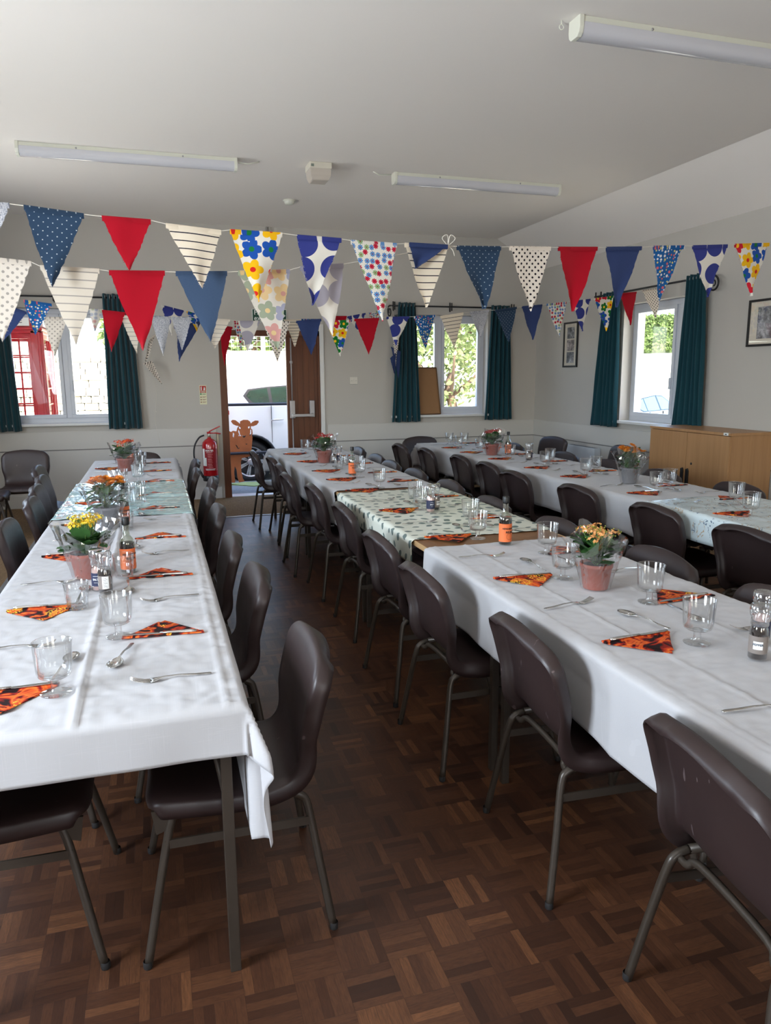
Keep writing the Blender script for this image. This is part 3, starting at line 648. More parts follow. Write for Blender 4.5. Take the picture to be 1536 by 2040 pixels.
holes = [[(600,1150),(610,1165),(616,1200),(632,1218),(612,1212),(598,1172)],[(722,1152),(731,1152),(730,1190),(716,1222),(712,1205),(720,1185)],[(636,1205),(655,1216),(678,1205),(670,1222),(655,1234),(643,1225)],[(607,1116),(625,1130),(622,1143),(610,1137)],[(700,1122),(718,1118),(713,1138),(702,1139)],[(545,1175),(557,1190),(550,1228),(540,1215)],[(470,1190),(495,1187),(482,1204)],[(563,1298),(582,1312),(590,1338),(605,1330),(600,1345),(584,1342)],[(665,1292),(690,1298),(675,1306)],[(672,1385),(708,1377),(700,1388)],[(478,1255),(492,1250),(484,1275)],[(498,1370),(506,1385),(500,1400)],[(610,1205),(604,1218),(596,1200)],[(640,1450),(600,1470),(606,1474)]]
cu = bpy.data.curves.new('cow', 'CURVE'); cu.dimensions = '2D'; cu.fill_mode = 'BOTH'; cu.extrude = .003
for loop in [outline] + holes:
    sp = cu.splines.new('POLY'); sp.points.add(len(loop) - 1); sp.use_cyclic_u = True
    for pt, (a_, b_) in zip(sp.points, loop): X_, Z_ = cw(a_, b_); pt.co = (X_, Z_, 0, 1)
to = bpy.data.objects.new('cow_tmp', cu); COL.objects.link(to); dg = bpy.context.evaluated_depsgraph_get(); dg.update()
me = bpy.data.meshes.new_from_object(to.evaluated_get(dg)); bpy.data.objects.remove(to)
for v_ in me.vertices: v_.co = Vector((v_.co.x, -v_.co.z, v_.co.y))
me.materials.clear(); me.materials.append(RUST)
o = bpy.data.objects.new('cow_silhouette', me); COL.objects.link(o); o.location = (0, 11.085, -.08)
tag(o, 'flat rusted steel cow cut-out standing against the railing outside the door', 'sculpture')

# ------------------------------------------------------------------ cars
TYRE = plain('tyre_rubber', srgb(28, 28, 30), .8)
ALLOY = plain('alloy_wheel', (.6, .6, .61), .3, metal=.7)
def car(label, loc, rz, paint, glass):
    """five-door estate car, rear at x=0, nose at x=4.3, near side at y=0"""
    root = thing('car', label, 'car', loc, rz)
    def arch(cx, r=.40, n=10): return [(cx - r * math.cos(PI * k / n), .33 + r * math.sin(PI * k / n)) for k in range(n + 1)]
    low = [(.05, .35)] + [(.5 - .12, .28)] + arch(.82) + [(1.3, .24), (2.9, .24)] + arch(3.42) + [(3.9, .30), (4.22, .34), (4.3, .5), (4.28, .72), (4.1, .92), (3.2, 1.10), (2.9, 1.18), (.30, 1.20), (.08, 1.14), (.02, .85)]
    m = MB(); pts = low; n = len(pts)
    W = 1.76; ys = [0.03, 0.0, W, W - .03]
    # body shell with slightly tucked shoulders
    vs = []
    for y, ins in ((.035, 0), (0, .0), (W, .0), (W - .035, 0)):
        for x, z in pts:
            f = (.035 if z > 1.05 else 0) + (.05 if z < .3 else 0); yy = y
            if y <= .1: yy = y + f
            else: yy = y - f
            vs.append((x, yy, z))
    ringa = 1
    m.add([vs[n + i] for i in range(n)] + [vs[2 * n + i] for i in range(n)], [tuple(range(n)), tuple(range(2 * n - 1, n - 1, -1))] + [(i, (i + 1) % n, n + (i + 1) % n, n + i) for i in range(n)])
    bd = m.build('body', paint, root, bevel=.018, seg=2)
    # cabin
    sec = [(.12, 1.17), (.24, 1.50), (.52, 1.60), (1.4, 1.63), (2.2, 1.56), (3.0, 1.17)]
    m = MB(); k = len(sec); A = []; Bv = []
    for x, z in sec:
        t_ = (z - 1.17) / .46; A.append((x, .05 + .20 * t_, z)); Bv.append((x, W - .05 - .20 * t_, z))
    m.add(A + Bv, [tuple(range(k)), tuple(range(2 * k - 1, k - 1, -1))] + [(i, (i + 1) % k, k + (i + 1) % k, k + i) for i in range(k)])
    m.build('roof', paint, root, bevel=.02, seg=2)
    def side(quad, nm, mt, off=.004, parent=root):
        for sgn in (0, 1):
            d = MB(); q = []
            for x, z in quad:
                t_ = (z - 1.17) / .46; y = .05 + .20 * t_ - off; q.append((x, y if sgn == 0 else W - y, z))
            nn = len(q); q2 = [(a, b + (.012 if sgn == 0 else -.012), c) for a, b, c in q]
            d.add(q + q2, [tuple(range(nn)), tuple(range(2 * nn - 1, nn - 1, -1))] + [(i, (i + 1) % nn, nn + (i + 1) % nn, nn + i) for i in range(nn)]); d.build(nm, mt, parent)
    side([(.80, 1.34), (.86, 1.42), (1.13, 1.455), (1.15, 1.215), (.98, 1.215), (.88, 1.25)], 'side_window', glass)
    side([(1.20, 1.215), (1.18, 1.46), (1.80, 1.50), (1.82, 1.215)], 'side_window', glass)
    side([(1.90, 1.215), (1.88, 1.50), (2.18, 1.48), (2.78, 1.215)], 'side_window', glass)
    side([(.75, 1.34), (.83, 1.44), (1.14, 1.475), (1.85, 1.52), (2.20, 1.50), (2.88, 1.20), (2.80, 1.195), (.95, 1.195), (.83, 1.23)], 'window_surround', plain('black_trim', srgb(24, 25, 28), .35), .001)
    m = MB(); m.add([(2.28, .25, 1.54), (2.28, W - .25, 1.54), (3.02, W - .08, 1.18), (3.02, .08, 1.18)], [(0, 1, 2, 3)]); o = m.build('windscreen', glass, root); o.modifiers.new('s', 'SOLIDIFY').thickness = .01
    m = MB(); m.add([(.20, .22, 1.50), (.20, W - .22, 1.50), (.10, W - .1, 1.22), (.10, .1, 1.22)], [(0, 1, 2, 3)]); o = m.build('rear_window', glass, root); o.modifiers.new('s', 'SOLIDIFY').thickness = .01
    for cx in (.82, 3.42):
        for sg, y in ((0, .0), (1, W)):
            w = MB(); s = 1 if sg == 0 else -1
            Mx = Matrix.Translation((cx, y + s * .015, .33)) @ Matrix.Rotation(PI / 2 * s, 4, 'X')
            t1 = MB(); t1.lathe([(.215, -.19), (.30, -.2), (.335, -.15), (.335, -.05), (.30, 0), (.235, 0), (.222, -.03)], 40); t1.v = [tuple(Mx @ Vector(v)) for v in t1.v]
            wt = t1.build('tyre', TYRE, root)
            t2 = MB(); t2.lathe([(.236, -.002), (.226, .0), (.215, -.03), (.20, -.10)], 40); t2.lathe([(.0, -.01), (.045, -.008), (.055, -.03)], 16)
            for k2 in range(7):
                a = k2 * 2 * PI / 7
                for da in (-.09, .09):
                    R_ = Matrix.Rotation(a + da, 4, 'Z'); t2.box(.03, .222, -.013, .013, -.035, -.012, mat=R_)
            t2.v = [tuple(Mx @ Vector(v)) for v in t2.v]; t2.build('alloy_wheel', ALLOY, wt)
            t3 = MB(); t3.lathe([(.20, -.07), (.0, -.07)], 24); t3.v = [tuple(Mx @ Vector(v)) for v in t3.v]; t3.build('brake_disc', plain('dark_hub', srgb(60, 60, 62), .5), wt)
        for y in (-.006, W + .006): m = MB(); m.tube([(cx - .41 * math.cos(PI * k / 14), y, .33 + .41 * math.sin(PI * k / 14)) for k in range(15)], .022, 6); m.build('arch_trim', plain('black_trim', srgb(24, 25, 28), .35), root)
        m = MB(); m.tube([(cx, .24, .36), (cx, W - .24, .36)], .395, 20); m.build('wheel_well', plain('black_trim', srgb(24, 25, 28), .35), root)
    for x in (1.36, 2.35):
        m = MB(); m.tube([(x - .2, -.004, .965), (x - .17, -.03, .97), (x - .05, -.03, .975), (x - .02, -.004, .975)], .012, 8); m.build('door_handle', ALLOY, root)
    for y0_, y1_ in ((-.006, .14), (W - .14, W + .006)): m = MB(); m.box(-.01, .52, y0_, y1_, 1.06, 1.13); m.build('tail_light', plain('red_lens', srgb(190, 20, 24), .15), root, bevel=.012)
    for x_ in (1.16, 1.86, 2.70): m = MB(); m.box(x_, x_ + .006, -.002, .03, .62 if x_ < 1.2 else .30, 1.19); m.build('door_gap', plain('black_trim', srgb(24, 25, 28), .35), root)
    m = MB(); m.box(-.03, .3, .05, W - .05, .38, .60); m.build('rear_bumper', paint, root, bevel=.03)
    m = MB(); m.box(2.66, 2.82, -.18, -.02, 1.18, 1.30); m.build('wing_mirror', paint, root, bevel=.03)
    return root
WHITECAR = plain('white_car_paint', srgb(228, 230, 232), .18, coat=.6)
CARGLASS = plain('green_tinted_glass', srgb(26, 60, 44), .05, spec=.8, nscale=3.4, namt=.8)
car('white car with alloy wheels parked outside the open door', (.55, 11.55, -.13), 0, WHITECAR, CARGLASS)
car('pale blue car parked on the lower ground outside the right wall window', (8.7, 12.4, -.46), .55, plain('silver_blue_paint', srgb(150, 170, 190), .2, coat=.5), plain('blue_tinted_glass', srgb(70, 104, 140), .08, spec=.8))

# ================================================================== CHAIRS (front of the seat towards local +x)
def make_chair():
    root = thing('stacking_chair', 'x', 'chair')
    prof = [(.225, .405), (.213, .428), (.185, .437), (.12, .432), (.04, .424), (-.04, .421), (-.11, .424), (-.150, .437), (-.176, .465), (-.189, .505), (-.195, .56), (-.200, .615), (-.207, .67), (-.216, .715), (-.228, .748), (-.244, .770)]
    P = smooth_path([(x, 0, z) for x, z in prof], 3)
    L = [0.0]
    for a, b in zip(P, P[1:]): L.append(L[-1] + (b - a).length)
    tot = L[-1]; NV = 17; rows = []
    for i, p in enumerate(P):
        s = L[i] / tot
        ks = [0, .1, .42, .52, .62, .80, .93, 1.0]; ws = [.205, .212, .205, .193, .192, .210, .214, .205]
        for a in range(len(ks) - 1):
            if ks[a] <= s <= ks[a + 1] + 1e-6: t = (s - ks[a]) / (ks[a + 1] - ks[a]); t = t * t * (3 - 2 * t); w = ws[a] * (1 - t) + ws[a + 1] * t; break
        for d, r in ((L[i], .05), (tot - L[i], .085)):
            if d < r: w -= r - math.sqrt(max(0, r * r - (r - d) ** 2))
        tan = (P[min(i + 1, len(P) - 1)] - P[max(i - 1, 0)]).normalized(); nr = Vector((-tan.z * -1, 0, tan.x * -1)) if False else Vector((tan.z, 0, -tan.x))
        back = max(0, min(1, (s - .5) / .2)); seat = 1 - back
        row = []
        for k in range(NV):
            t = -1 + 2 * k / (NV - 1); y = w * t
            fade = max(0, min(1, (s - .60) / .40)); fade = 1 - fade * fade * (3 - 2 * fade); rise = .010 * seat * (t * t) + (-.012) * (abs(t) ** 6) * seat
            q = Vector((p.x, y, p.z)) + nr * rise + Vector((.024 * back * fade * t * t, 0, -.008 * (1 - fade) * t * t))
            row.append(q)
        rows.append(row)
    nu = len(rows); m = MB(); m.grid([q for r in rows for q in r], nu, NV)
    # rolled-back rim all round: extrude the boundary away from the sitter
    me = m.mesh('seat_shell', SHELL); bm = bmesh.new(); bm.from_mesh(me); bmesh.ops.recalc_face_normals(bm, faces=bm.faces)
    bm.verts.ensure_lookup_table(); bm.normal_update()
    mid = bm.verts[(nu // 3) * NV + NV // 2]
    if mid.normal.z < 0: bmesh.ops.reverse_faces(bm, faces=bm.faces); bm.normal_update()
    cen = Vector((0, 0, 0))
    for step, (out, down) in enumerate(((.006, .006), (.004, .020), (.001, .018))):
        be = [e for e in bm.edges if e.is_boundary]
        nrm = {}
        for v in {v for e in be for v in e.verts}:
            nrm[v.index] = v.normal.copy()
        bm.verts.index_update()
        src = {v: (nrm0[v] if step and v in nrm0 else v.normal.copy()) for v in {v for e in be for v in e.verts}} if step else {v: v.normal.copy() for v in {v for e in be for v in e.verts}}
        g = bmesh.ops.extrude_edge_only(bm, edges=be); newv = [x for x in g['geom'] if isinstance(x, bmesh.types.BMVert)]
        nrm0 = {}
        for v in newv:
            o = min(src, key=lambda q: (q.co - v.co).length_squared); n_ = src[o]
            # outward in the surface: away from the middle line of the shell
            outd = Vector((0, math.copysign(1, v.co.y) if abs(v.co.y) > .12 else v.co.y * 6, 0))
            if v.co.z > .74: outd += Vector((-.2, 0, 1))
            if v.co.x > .2: outd += Vector((1, 0, 0))
            outd = (outd - n_ * outd.dot(n_)); outd = outd.normalized() if outd.length > 1e-4 else outd
            v.co = v.co + outd * out - n_ * down; nrm0[v] = n_
    bmesh.ops.recalc_face_normals(bm, faces=bm.faces); bm.to_mesh(me); bm.free()
    for p_ in me.polygons: p_.use_smooth = True
    o = bpy.data.objects.new('seat_shell', me); COL.objects.link(o)
    md = o.modifiers.new('t', 'SOLIDIFY'); md.thickness = .004; md.offset = 0; bake(o); o.parent = root
    rad = .0112
    for sy in (-1, 1):
        def leg(sx):
            y0, y1 = .245 * sy, .185 * sy; x0, x1 = (.245, .165) if sx > 0 else (-.245, -.185)
            m = MB(); top = .395 if sx > 0 else .392
            m.tube(smooth_path([(x0, y0, .0), ((x0 + x1) / 2 , (y0 + y1) / 2, top * .5), (x1 + .006 * sx, y1 + .003 * sy, top - .045), (x1 - .012 * sx, y1, top - .012), (x1 - .045 * sx, y1, top)], 5), rad, 10)
            l = m.build('leg', TUBE, root)
            m = MB(); m.lathe([(0, 0), (.0112, 0), (.0120, .002), (.0120, .018), (.0112, .020)], 10, c=(x0, y0, 0)); m.build('foot_cap', RUBBER, l)
        leg(1); leg(-1)
        m = MB(); m.tube([(.122, .185 * sy, .395), (-.142, .185 * sy, .392)], rad, 10); m.build('seat_rail', TUBE, root)
        m = MB(); m.box(-.20, .185, .2005 * sy - .003, .2005 * sy + .003, .298, .322); m.build('stretcher', TUBE, root)
        m = MB(); m.prism([(.205, .335), (.215, .402), (.16, .402), (.176, .345)], .187 * sy - .004, .187 * sy + .004, mat=Matrix(((1, 0, 0, 0), (0, 0, 1, 0), (0, 1, 0, 0), (0, 0, 0, 1)))); m.build('gusset', TUBE, root)
    for x in (-.165, .11):
        m = MB(); m.tube(smooth_path([(x, -.185, .375), (x, -.15, .378), (x + .01, -.11, .398), (x + .01, .11, .398), (x, .15, .378), (x, .185, .375)], 4), .010, 8); m.build('crossbar', TUBE, root)
    return root
chair0 = make_chair(); CH_TREE = tree_of(chair0); chair_used = [False]
def chair(x, y, rz, label, group):
    z = .006 if (y > 8.05 - .1 or x < -1.2 or x > 4.0) else 0.0
    if not chair_used[0]:
        chair_used[0] = True; o = chair0; o.location = (x, y, z); o.rotation_euler = (0, 0, rz); o['label'] = label; o['group'] = group; return o
    return dup(chair0, (x, y, z), rz, label, group, CH_TREE)
cr = random.Random(3)
G1, G2, G3, G4 = 'brown chairs along the left table', 'brown chairs along the middle table', 'brown chairs along the right table', 'brown chairs standing apart from the tables'
def row(ys, xs, face, table, side, group, jig=.03, turn=()):
    for k, (y, x) in enumerate(zip(ys, xs)):
        chair(x, y, (0 if face > 0 else PI) + (turn[k] if k < len(turn) else cr.uniform(-jig, jig)), f'brown plastic chair on the {side} of the {table} table, {ORD[k]} from the camera', group)
yl_r = [2.02, 2.83, 3.50, 4.34, 5.02, 5.58, 6.22, 6.90]; xl_r = [.145, .10, .07, .07, .065, .13, .04, .075]
row(yl_r, xl_r, -1, 'left', 'aisle side', G1)
row([2.06, 2.72, 3.42, 4.22, 5.0, 5.58, 6.14, 6.84], [-.45, -.52, -.545, -.545, -.53, -.58, -.62, -.74], 1, 'left', 'wall side', G1)
row([1.10, 1.89, 2.63, 3.29, 4.15, 4.98, 5.65, 6.27, 6.93, 7.52], [1.262, 1.250, 1.19, 1.215, 1.255, 1.25, 1.18, 1.235, 1.255, 1.165], 1, 'middle', 'left side', G2, turn=(-.13, -.06))
row([1.92, 2.58, 3.31, 4.06, 4.84, 5.54, 6.16, 6.72, 7.48], [1.78, 1.77, 1.72, 1.69, 1.73, 1.72, 1.71, 1.745, 1.77], -1, 'middle', 'right side', G2)
row([2.84, 3.53, 4.35, 5.16, 5.78, 6.39, 7.13, 7.72], [2.945, 2.935, 2.925, 2.87, 2.935, 2.935, 2.87, 2.78], 1, 'right', 'left side', G3)
row([3.30, 4.05, 4.83, 5.55, 6.28, 6.95, 7.32][:5] + [7.32], [3.54, 3.52, 3.49, 3.50, 3.50, 3.48], -1, 'right', 'far side', G3)
chair(-.2, 7.52, -PI / 2, 'brown plastic chair at the far end of the left table facing the camera', G1)
chair(3.06, 8.22, -PI / 2 + .1, 'brown plastic chair at the far end of the right table facing the camera', G3)
chair(-1.30, 8.10, -PI / 2 + .03, 'brown plastic chair standing alone near the back wall under the left window', G4)
chair(-1.59, 7.60, .06, 'brown plastic chair at the left edge of the picture near the back wall', G4)
chair(4.28, 7.80, PI + .22, 'brown plastic chair beside the white wall heater near the far right corner', G4)
chair(4.38, 6.62, PI - .05, 'brown plastic chair between the wall heater and the wooden cabinet', G4)

# ================================================================== TABLES
def make_table(length):
    root = thing('folding_table', 'x', 'table'); w = .70
    m = MB(); m.box(-w / 2, w / 2, -length / 2, length / 2, .715, .738); m.build('tabletop', TABLEWOOD, root, bevel=.002)
    m = MB()
    for a in (-1, 1):
        m.box(a * w / 2 - (.004 if a < 0 else 0), a * w / 2 + (.004 if a > 0 else 0), -length / 2, length / 2, .714, .739); m.box(-w / 2, w / 2, a * length / 2 - (.004 if a < 0 else 0), a * length / 2 + (.004 if a > 0 else 0), .714, .739)
    m.build('edge_lipping', LIPPING, root)
    m = MB()
    for a in (-1, 1): m.box(a * (w / 2 - .07) - .012, a * (w / 2 - .07) + .012, -length / 2 + .06, length / 2 - .06, .68, .715)
    for a in (-1, 1): m.box(-w / 2 + .07, w / 2 - .07, a * (length / 2 - .07) - .012, a * (length / 2 - .07) + .012, .68, .715)
    m.build('under_frame', TUBE, root)
    for a in (-1, 1):
        for b in (-1, 1):
            x, y = a * (w / 2 - .035), b * (length / 2 - .045)
            m = MB(); m.box(x - .0135, x + .0135, y - .0135, y + .0135, 0, .70); l = m.build('leg', TUBE, root, bevel=.002)
            m = MB(); m.tube([(x, y - b * .02, .45), (x - a * .05, y - b * .26, .69)], .007, 6); m.build('brace', TUBE, root)
    return root
tab0 = make_table(1.83); TT = tree_of(tab0); first = True
GT = 'wooden folding tables pushed together in rows'
def put_table(x, y, label):
    global first
    if first: first = False; tab0.location = (x, y, 0); tab0['label'] = label; tab0['group'] = GT; return tab0
    return dup(tab0, (x, y, 0), 0, label, GT, TT)
for k in range(3): put_table(-.2025, 1.665 + .915 + k * 1.88, f'folding table under the cloths of the left row, {ORD[k]} from the camera')
for k in range(4): put_table(1.48, 7.87 - .915 - (3 - k) * 1.84, f'folding table under the cloths of the middle row, {ORD[k]} from the camera')
for k in range(4): put_table(3.16, 7.90 - .915 - (3 - k) * 1.84, f'folding table under the cloths of the right row, {ORD[k]} from the camera')

# ------------------------------------------------------------------ table cloths
def cloth(name, label, group, mat, x0, x1, y0, y1, z, hang, step=.02, creases=(), wr=.0016, seed=1, fold=.018, cat='tablecloth', ripple=.016, thick=.0012, dents=()):
    """x0..y1 table edges; hang = drop at left, right, near, far"""
    hl, hr, hn, hf = hang; rr = random.Random(seed); R = .012
    from mathutils import noise as mn
    nx = max(8, int((x1 - x0 + hl + hr) / step)); ny = max(8, int((y1 - y0 + hn + hf) / step)); pts = []
    off = Vector((seed * 3.7, seed * 1.3, 0))
    for i in range(nx + 1):
        for j in range(ny + 1):
            u = x0 - hl + (x1 - x0 + hl + hr) * i / nx; v = y0 - hn + (y1 - y0 + hn + hf) * j / ny
            dx = min(0, u - x0) or max(0, u - x1); dy = min(0, v - y0) or max(0, v - y1)
            bx = min(max(u, x0), x1); by = min(max(v, y0), y1)
            d = math.hypot(dx, dy)
            if d > 0:
                nxv, nyv = dx / d, dy / d; corner = (dx != 0 and dy != 0)
                if d < R * PI / 2: a = d / R; o_ = R * math.sin(a); dn = R * (1 - math.cos(a))
                else: o_ = R; dn = R + d - R * PI / 2
                s = v if not dy else u
                if corner:
                    th = math.atan2(abs(dy), abs(dx)); amp = .045 * math.sin(2 * th) ** 2 * min(1, d / .12) + .018 * math.sin(th * 9) * min(1, d / .15)
                    o_ += amp + d * .05
                    flop = 0
                else:
                    k = min(1, d / .18)
                    rp = ripple * (.6 * math.sin(s * 11 + seed) * mn.noise(Vector((s * 1.9, seed, 0))) * 2 + .5 * mn.noise(Vector((s * 6, d * 3, seed))))
                    o_ += k * (rp - ripple * .5) if dx else k * rp + d * .03
                    if dx < 0:   # pushed in by the chair backs
                        for yc_, am_ in dents: o_ -= am_ * min(1, max(0, d - .02) / .10) * max(0, 1 - (abs(v - yc_) / .30) ** 3)
                x = bx + nxv * o_; y = by + nyv * o_; zz = z - dn
            else:
                x, y, zz = u, v, z
                q = Vector((u, v, 0)) * 1.0 + off
                n1 = mn.noise(Vector((q.x * 2.2 + q.y * 1.0, q.y * 6.0, 3.1))); n2 = mn.noise(Vector((q.x * 5, q.y * 22, 1.7)))
                zz += wr * 2.3 * (abs(n1) * .9 + .55 * abs(n2) + .3 * mn.noise(q * 30) + .35 * abs(mn.noise(Vector((q.x * 13 + q.y * 9, q.y * 34, 5.2))))) 
                for kind, c, h in creases:
                    dd = (u - c - .006 * math.sin(v * 2.3)) if kind == 'y' else (v - c - .01 * math.sin(u * 3))
                    zz += h * 1.7 * math.exp(-(dd / (.006 if step < .01 else .0085)) ** 2)
                zz += .0012
            pts.append((x, y, zz))
    m = MB(); m.grid(pts, nx + 1, ny + 1); o = m.build(name, mat, fix=False)
    md = o.modifiers.new('t', 'SOLIDIFY'); md.thickness = thick; md.offset = 1 if False else 0; bake(o)
    return tag(o, label, cat, group)
GC = 'cloths covering the three rows of tables'
ZT = .741
cloth('tablecloth', 'white cloth at the near end of the left table, corner hanging over a chair', GC, CLOTH, -.565, .158, 1.66, 4.27, ZT, (.3, .36, .125, 0.), .009,
      [('y', -.213, .006), ('x', 2.27, .0022), ('x', 2.98, .0020), ('x', 3.7, .002), ('y', .125, .003)], .0045, 2)
cloth('tablecloth', 'glossy aqua plastic cloth on the middle of the left table', GC, TEAL, -.572, .166, 4.25, 5.72, ZT + .003, (.12, .10, 0, 0), .02, [('x', 4.7, .002), ('x', 5.2, .003)], .006, 3, ripple=.02)
cloth('tablecloth', 'white cotton cloth on the far end of the left table near the wall', GC, CLOTH, -.565, .158, 5.66, 7.31, ZT, (.25, .25, 0, .15), .025, [('x', 6.3, .003), ('y', -.21, .004)], .004, 4)
cloth('tablecloth', 'white cloth on the near part of the middle table, under the peach flowers', GC, CLOTH, 1.122, 1.848, .42, 3.03, ZT, (.262, .24, .2, 0.), .009,
      [('y', 1.30, .0022), ('x', 1.60, .0026), ('x', 2.34, .0022), ('x', 2.66, .0018), ('y', 1.60, .002), ('x', 1.0, .002), ('y', 1.155, .0015)], .0028, 5, ripple=.012, dents=((1.10, .034), (1.89, .026), (2.63, .02)))
cloth('tablecloth', 'pale cloth printed with grey green leaves on the middle table', GC, LEAFCLOTH, 1.118, 1.850, 3.20, 4.69, ZT, (.135, .12, 0, 0), .02, [('y', 1.42, .002), ('x', 3.9, .0015)], .003, 6, ripple=.02)
cloth('tablecloth', 'white cotton cloth on the far part of the middle table near the fire exit', GC, CLOTH, 1.118, 1.850, 4.78, 7.88, ZT, (.24, .22, 0, .2), .025, [('y', 1.48, .003), ('x', 5.6, .002), ('x', 6.6, .002)], .003, 7, ripple=.03)
cloth('tablecloth', 'white cotton cloth on the far part of the right table near the corner', GC, CLOTH, 2.805, 3.512, 3.62, 7.92, ZT, (.25, .25, .0, .22), .025, [('y', 3.16, .002), ('x', 4.6, .002), ('x', 5.6, .002), ('x', 6.7, .002)], .003, 8, ripple=.04)
cloth('tablecloth', 'pale blue grey printed plastic cloth on the near part of the right table', GC, FLORALCLOTH, 2.800, 3.517, .8, 3.76, ZT + .003, (.16, .15, .1, 0), .02, [('y', 3.0, .002), ('x', 3.1, .002)], .003, 9, ripple=.02)

# ================================================================== TABLEWARE
TZ = .7485
def m_napkin():
    m = new_mat('autumn_print_paper'); t = NT(m); co = t.coord(); oi = t.n.new('ShaderNodeObjectInfo')
    p = t.vec('ADD', co, t.comb(t.math('MULTIPLY', oi.outputs['Random'], 3), 0., 0.))
    n = t.noise(p, 13, 3, .5, 1.2); c = t.ramp(n, [(.42, srgb(30, 14, 16)), (.46, srgb(140, 28, 18)), (.50, srgb(204, 78, 30)), (.55, srgb(216, 112, 44)), (.58, srgb(170, 36, 24)), (.62, srgb(30, 14, 16))])
    vo = t.n.new('ShaderNodeTexVoronoi'); vo.inputs['Scale'].default_value = 130; t.l.new(p, vo.inputs['Vector'])
    be = t.math('MULTIPLY', t.math('LESS_THAN', vo.outputs['Distance'], .42), t.math('GREATER_THAN', t.noise(p, 9, 1), .60))
    c = t.mix(be, c, srgb(240, 190, 60)); t.out(t.bsdf(c, .7, spec=.2)); return m
NAPM = m_napkin()
def poly_plate(m, pts, z0, z1): m.prism(pts, z0, z1)
def make_napkin():
    # long folded edge along x, point towards -y
    m = MB(); m.prism([(-.118, .006), (.118, .0), (.112, -.012), (.004, -.138), (-.112, -.01)], 0, .0018)
    m.prism([(-.108, .003), (.109, -.004), (.022, -.124)], .0018, .0034)
    m.prism([(-.116, .012), (.118, .009), (.116, -.010), (-.114, -.006)], .0016, .0058)
    o = m.build('paper_napkin', NAPM, bevel=.0008, seg=1); return tag(o, 'x', 'napkin')
def make_knife():
    root = thing('table_knife', 'x', 'knife')
    m = MB(); m.tube([(-.105, 0, .004), (-.09, 0, .0045), (-.03, 0, .0045), (0, 0, .0038)], [.0035, .0048, .0038, .003], 10); 
    m.v = [(x, y * 1.5, z) for x, y, z in m.v]; m.build('handle', STEEL, root)
    m = MB(); m.prism([(0, -.004), (.01, -.0075), (.085, -.0085), (.105, -.003), (.108, .004), (.0, .005)], .0028, .0042); m.build('blade', STEEL, root, bevel=.0004, seg=1)
    return root
def strip(m, rowsdef):
    """ribbon of cross-sections (x, halfwidth, z, dish)"""
    pts = []; N = 7
    for x, w, z, d in rowsdef:
        for k in range(N): t = -1 + 2 * k / (N - 1); pts.append((x, w * t, z - d * (1 - t * t)))
    m.grid(pts, len(rowsdef), N)
def metal_sheet(m, name, th=.0014):
    o = m.build(name, STEEL, fix=False); md = o.modifiers.new('t', 'SOLIDIFY'); md.thickness = th; md.offset = 0; bake(o); return o
def make_fork():
    m = MB(); strip(m, [(-.10, .003, .003, 0), (-.097, .0055, .003, 0), (-.06, .0048, .0045, 0), (-.02, .0028, .0085, 0), (.015, .0025, .0085, 0), (.028, .006, .006, .001), (.038, .0115, .0035, .002), (.05, .0125, .0022, .002)])
    for k in range(4):
        y = -.0095 + k * .00633
        pts = []
        for x, z in ((.05, .0015), (.065, .0025), (.08, .0065), (.098, .015)):
            w = .0021 if x < .09 else .0012
            pts += [(x, y - w, z), (x, y + w, z)]
        m.grid(pts, 4, 2)
    return tag(metal_sheet(m, 'table_fork'), 'x', 'fork')
def make_spoon():
    m = MB(); strip(m, [(-.10, .003, .003, 0), (-.097, .0055, .003, 0), (-.06, .0048, .0045, 0), (-.02, .0028, .0105, 0), (.015, .0024, .0105, 0), (.026, .005, .010, .001), (.036, .0125, .009, .0045), (.05, .0185, .0088, .0068), (.066, .0205, .0088, .0076), (.082, .0175, .009, .0062), (.092, .0115, .0092, .004), (.098, .003, .0095, .0005)])
    return tag(metal_sheet(m, 'dessert_spoon'), 'x', 'spoon')
def make_goblet():
    root = thing('goblet', 'x', 'glass')
    m = MB(); m.lathe([(.012, .040), (.030, .042), (.0375, .047), (.0405, .056), (.0418, .070), (.0455, .128), (.0463, .130), (.0458, .1315), (.0445, .129), (.0405, .072), (.0388, .059), (.035, .050), (.028, .0465), (.0, .045)], 32); m.build('bowl', GLASS, root)
    m = MB(); m.lathe([(.013, .008), (.0095, .014), (.009, .032), (.013, .043), (.0, .044)], 12, rfun=lambda k, i, th, z: 1 + .12 * (k % 2)); m.build('stem', GLASS, root)
    m = MB(); m.lathe([(.0, .001), (.036, .001), (.0375, .003), (.036, .005), (.014, .009)], 32); m.build('foot', GLASS, root)
    return root
def make_tumbler():
    root = thing('tumbler', 'x', 'glass')
    m = MB(); m.lathe([(.0, .001), (.029, .001), (.032, .004), (.034, .03), (.0365, .055), (.040, .092), (.039, .093), (.0375, .09), (.034, .055), (.030, .012), (.0, .010)], 36, rfun=lambda k, i, th, z: 1 + (.035 if (k % 3 == 0) else -.01) * (1 if z < .056 else 0)); m.build('body', GLASS, root)
    m = MB(); m.lathe([(.0, .0105), (.028, .0115), (.0, .014)], 18, rfun=lambda k, i, th, z: 1 + .08 * math.sin(k * 3)); m.build('base', GLASS, root)
    return root
PROTO = {}
def protos():
    for k, f in dict(napkin=make_napkin, knife=make_knife, fork=make_fork, spoon=make_spoon, goblet=make_goblet, tumbler=make_tumbler).items():
        o = f(); PROTO[k] = [o, tree_of(o), False]
protos()
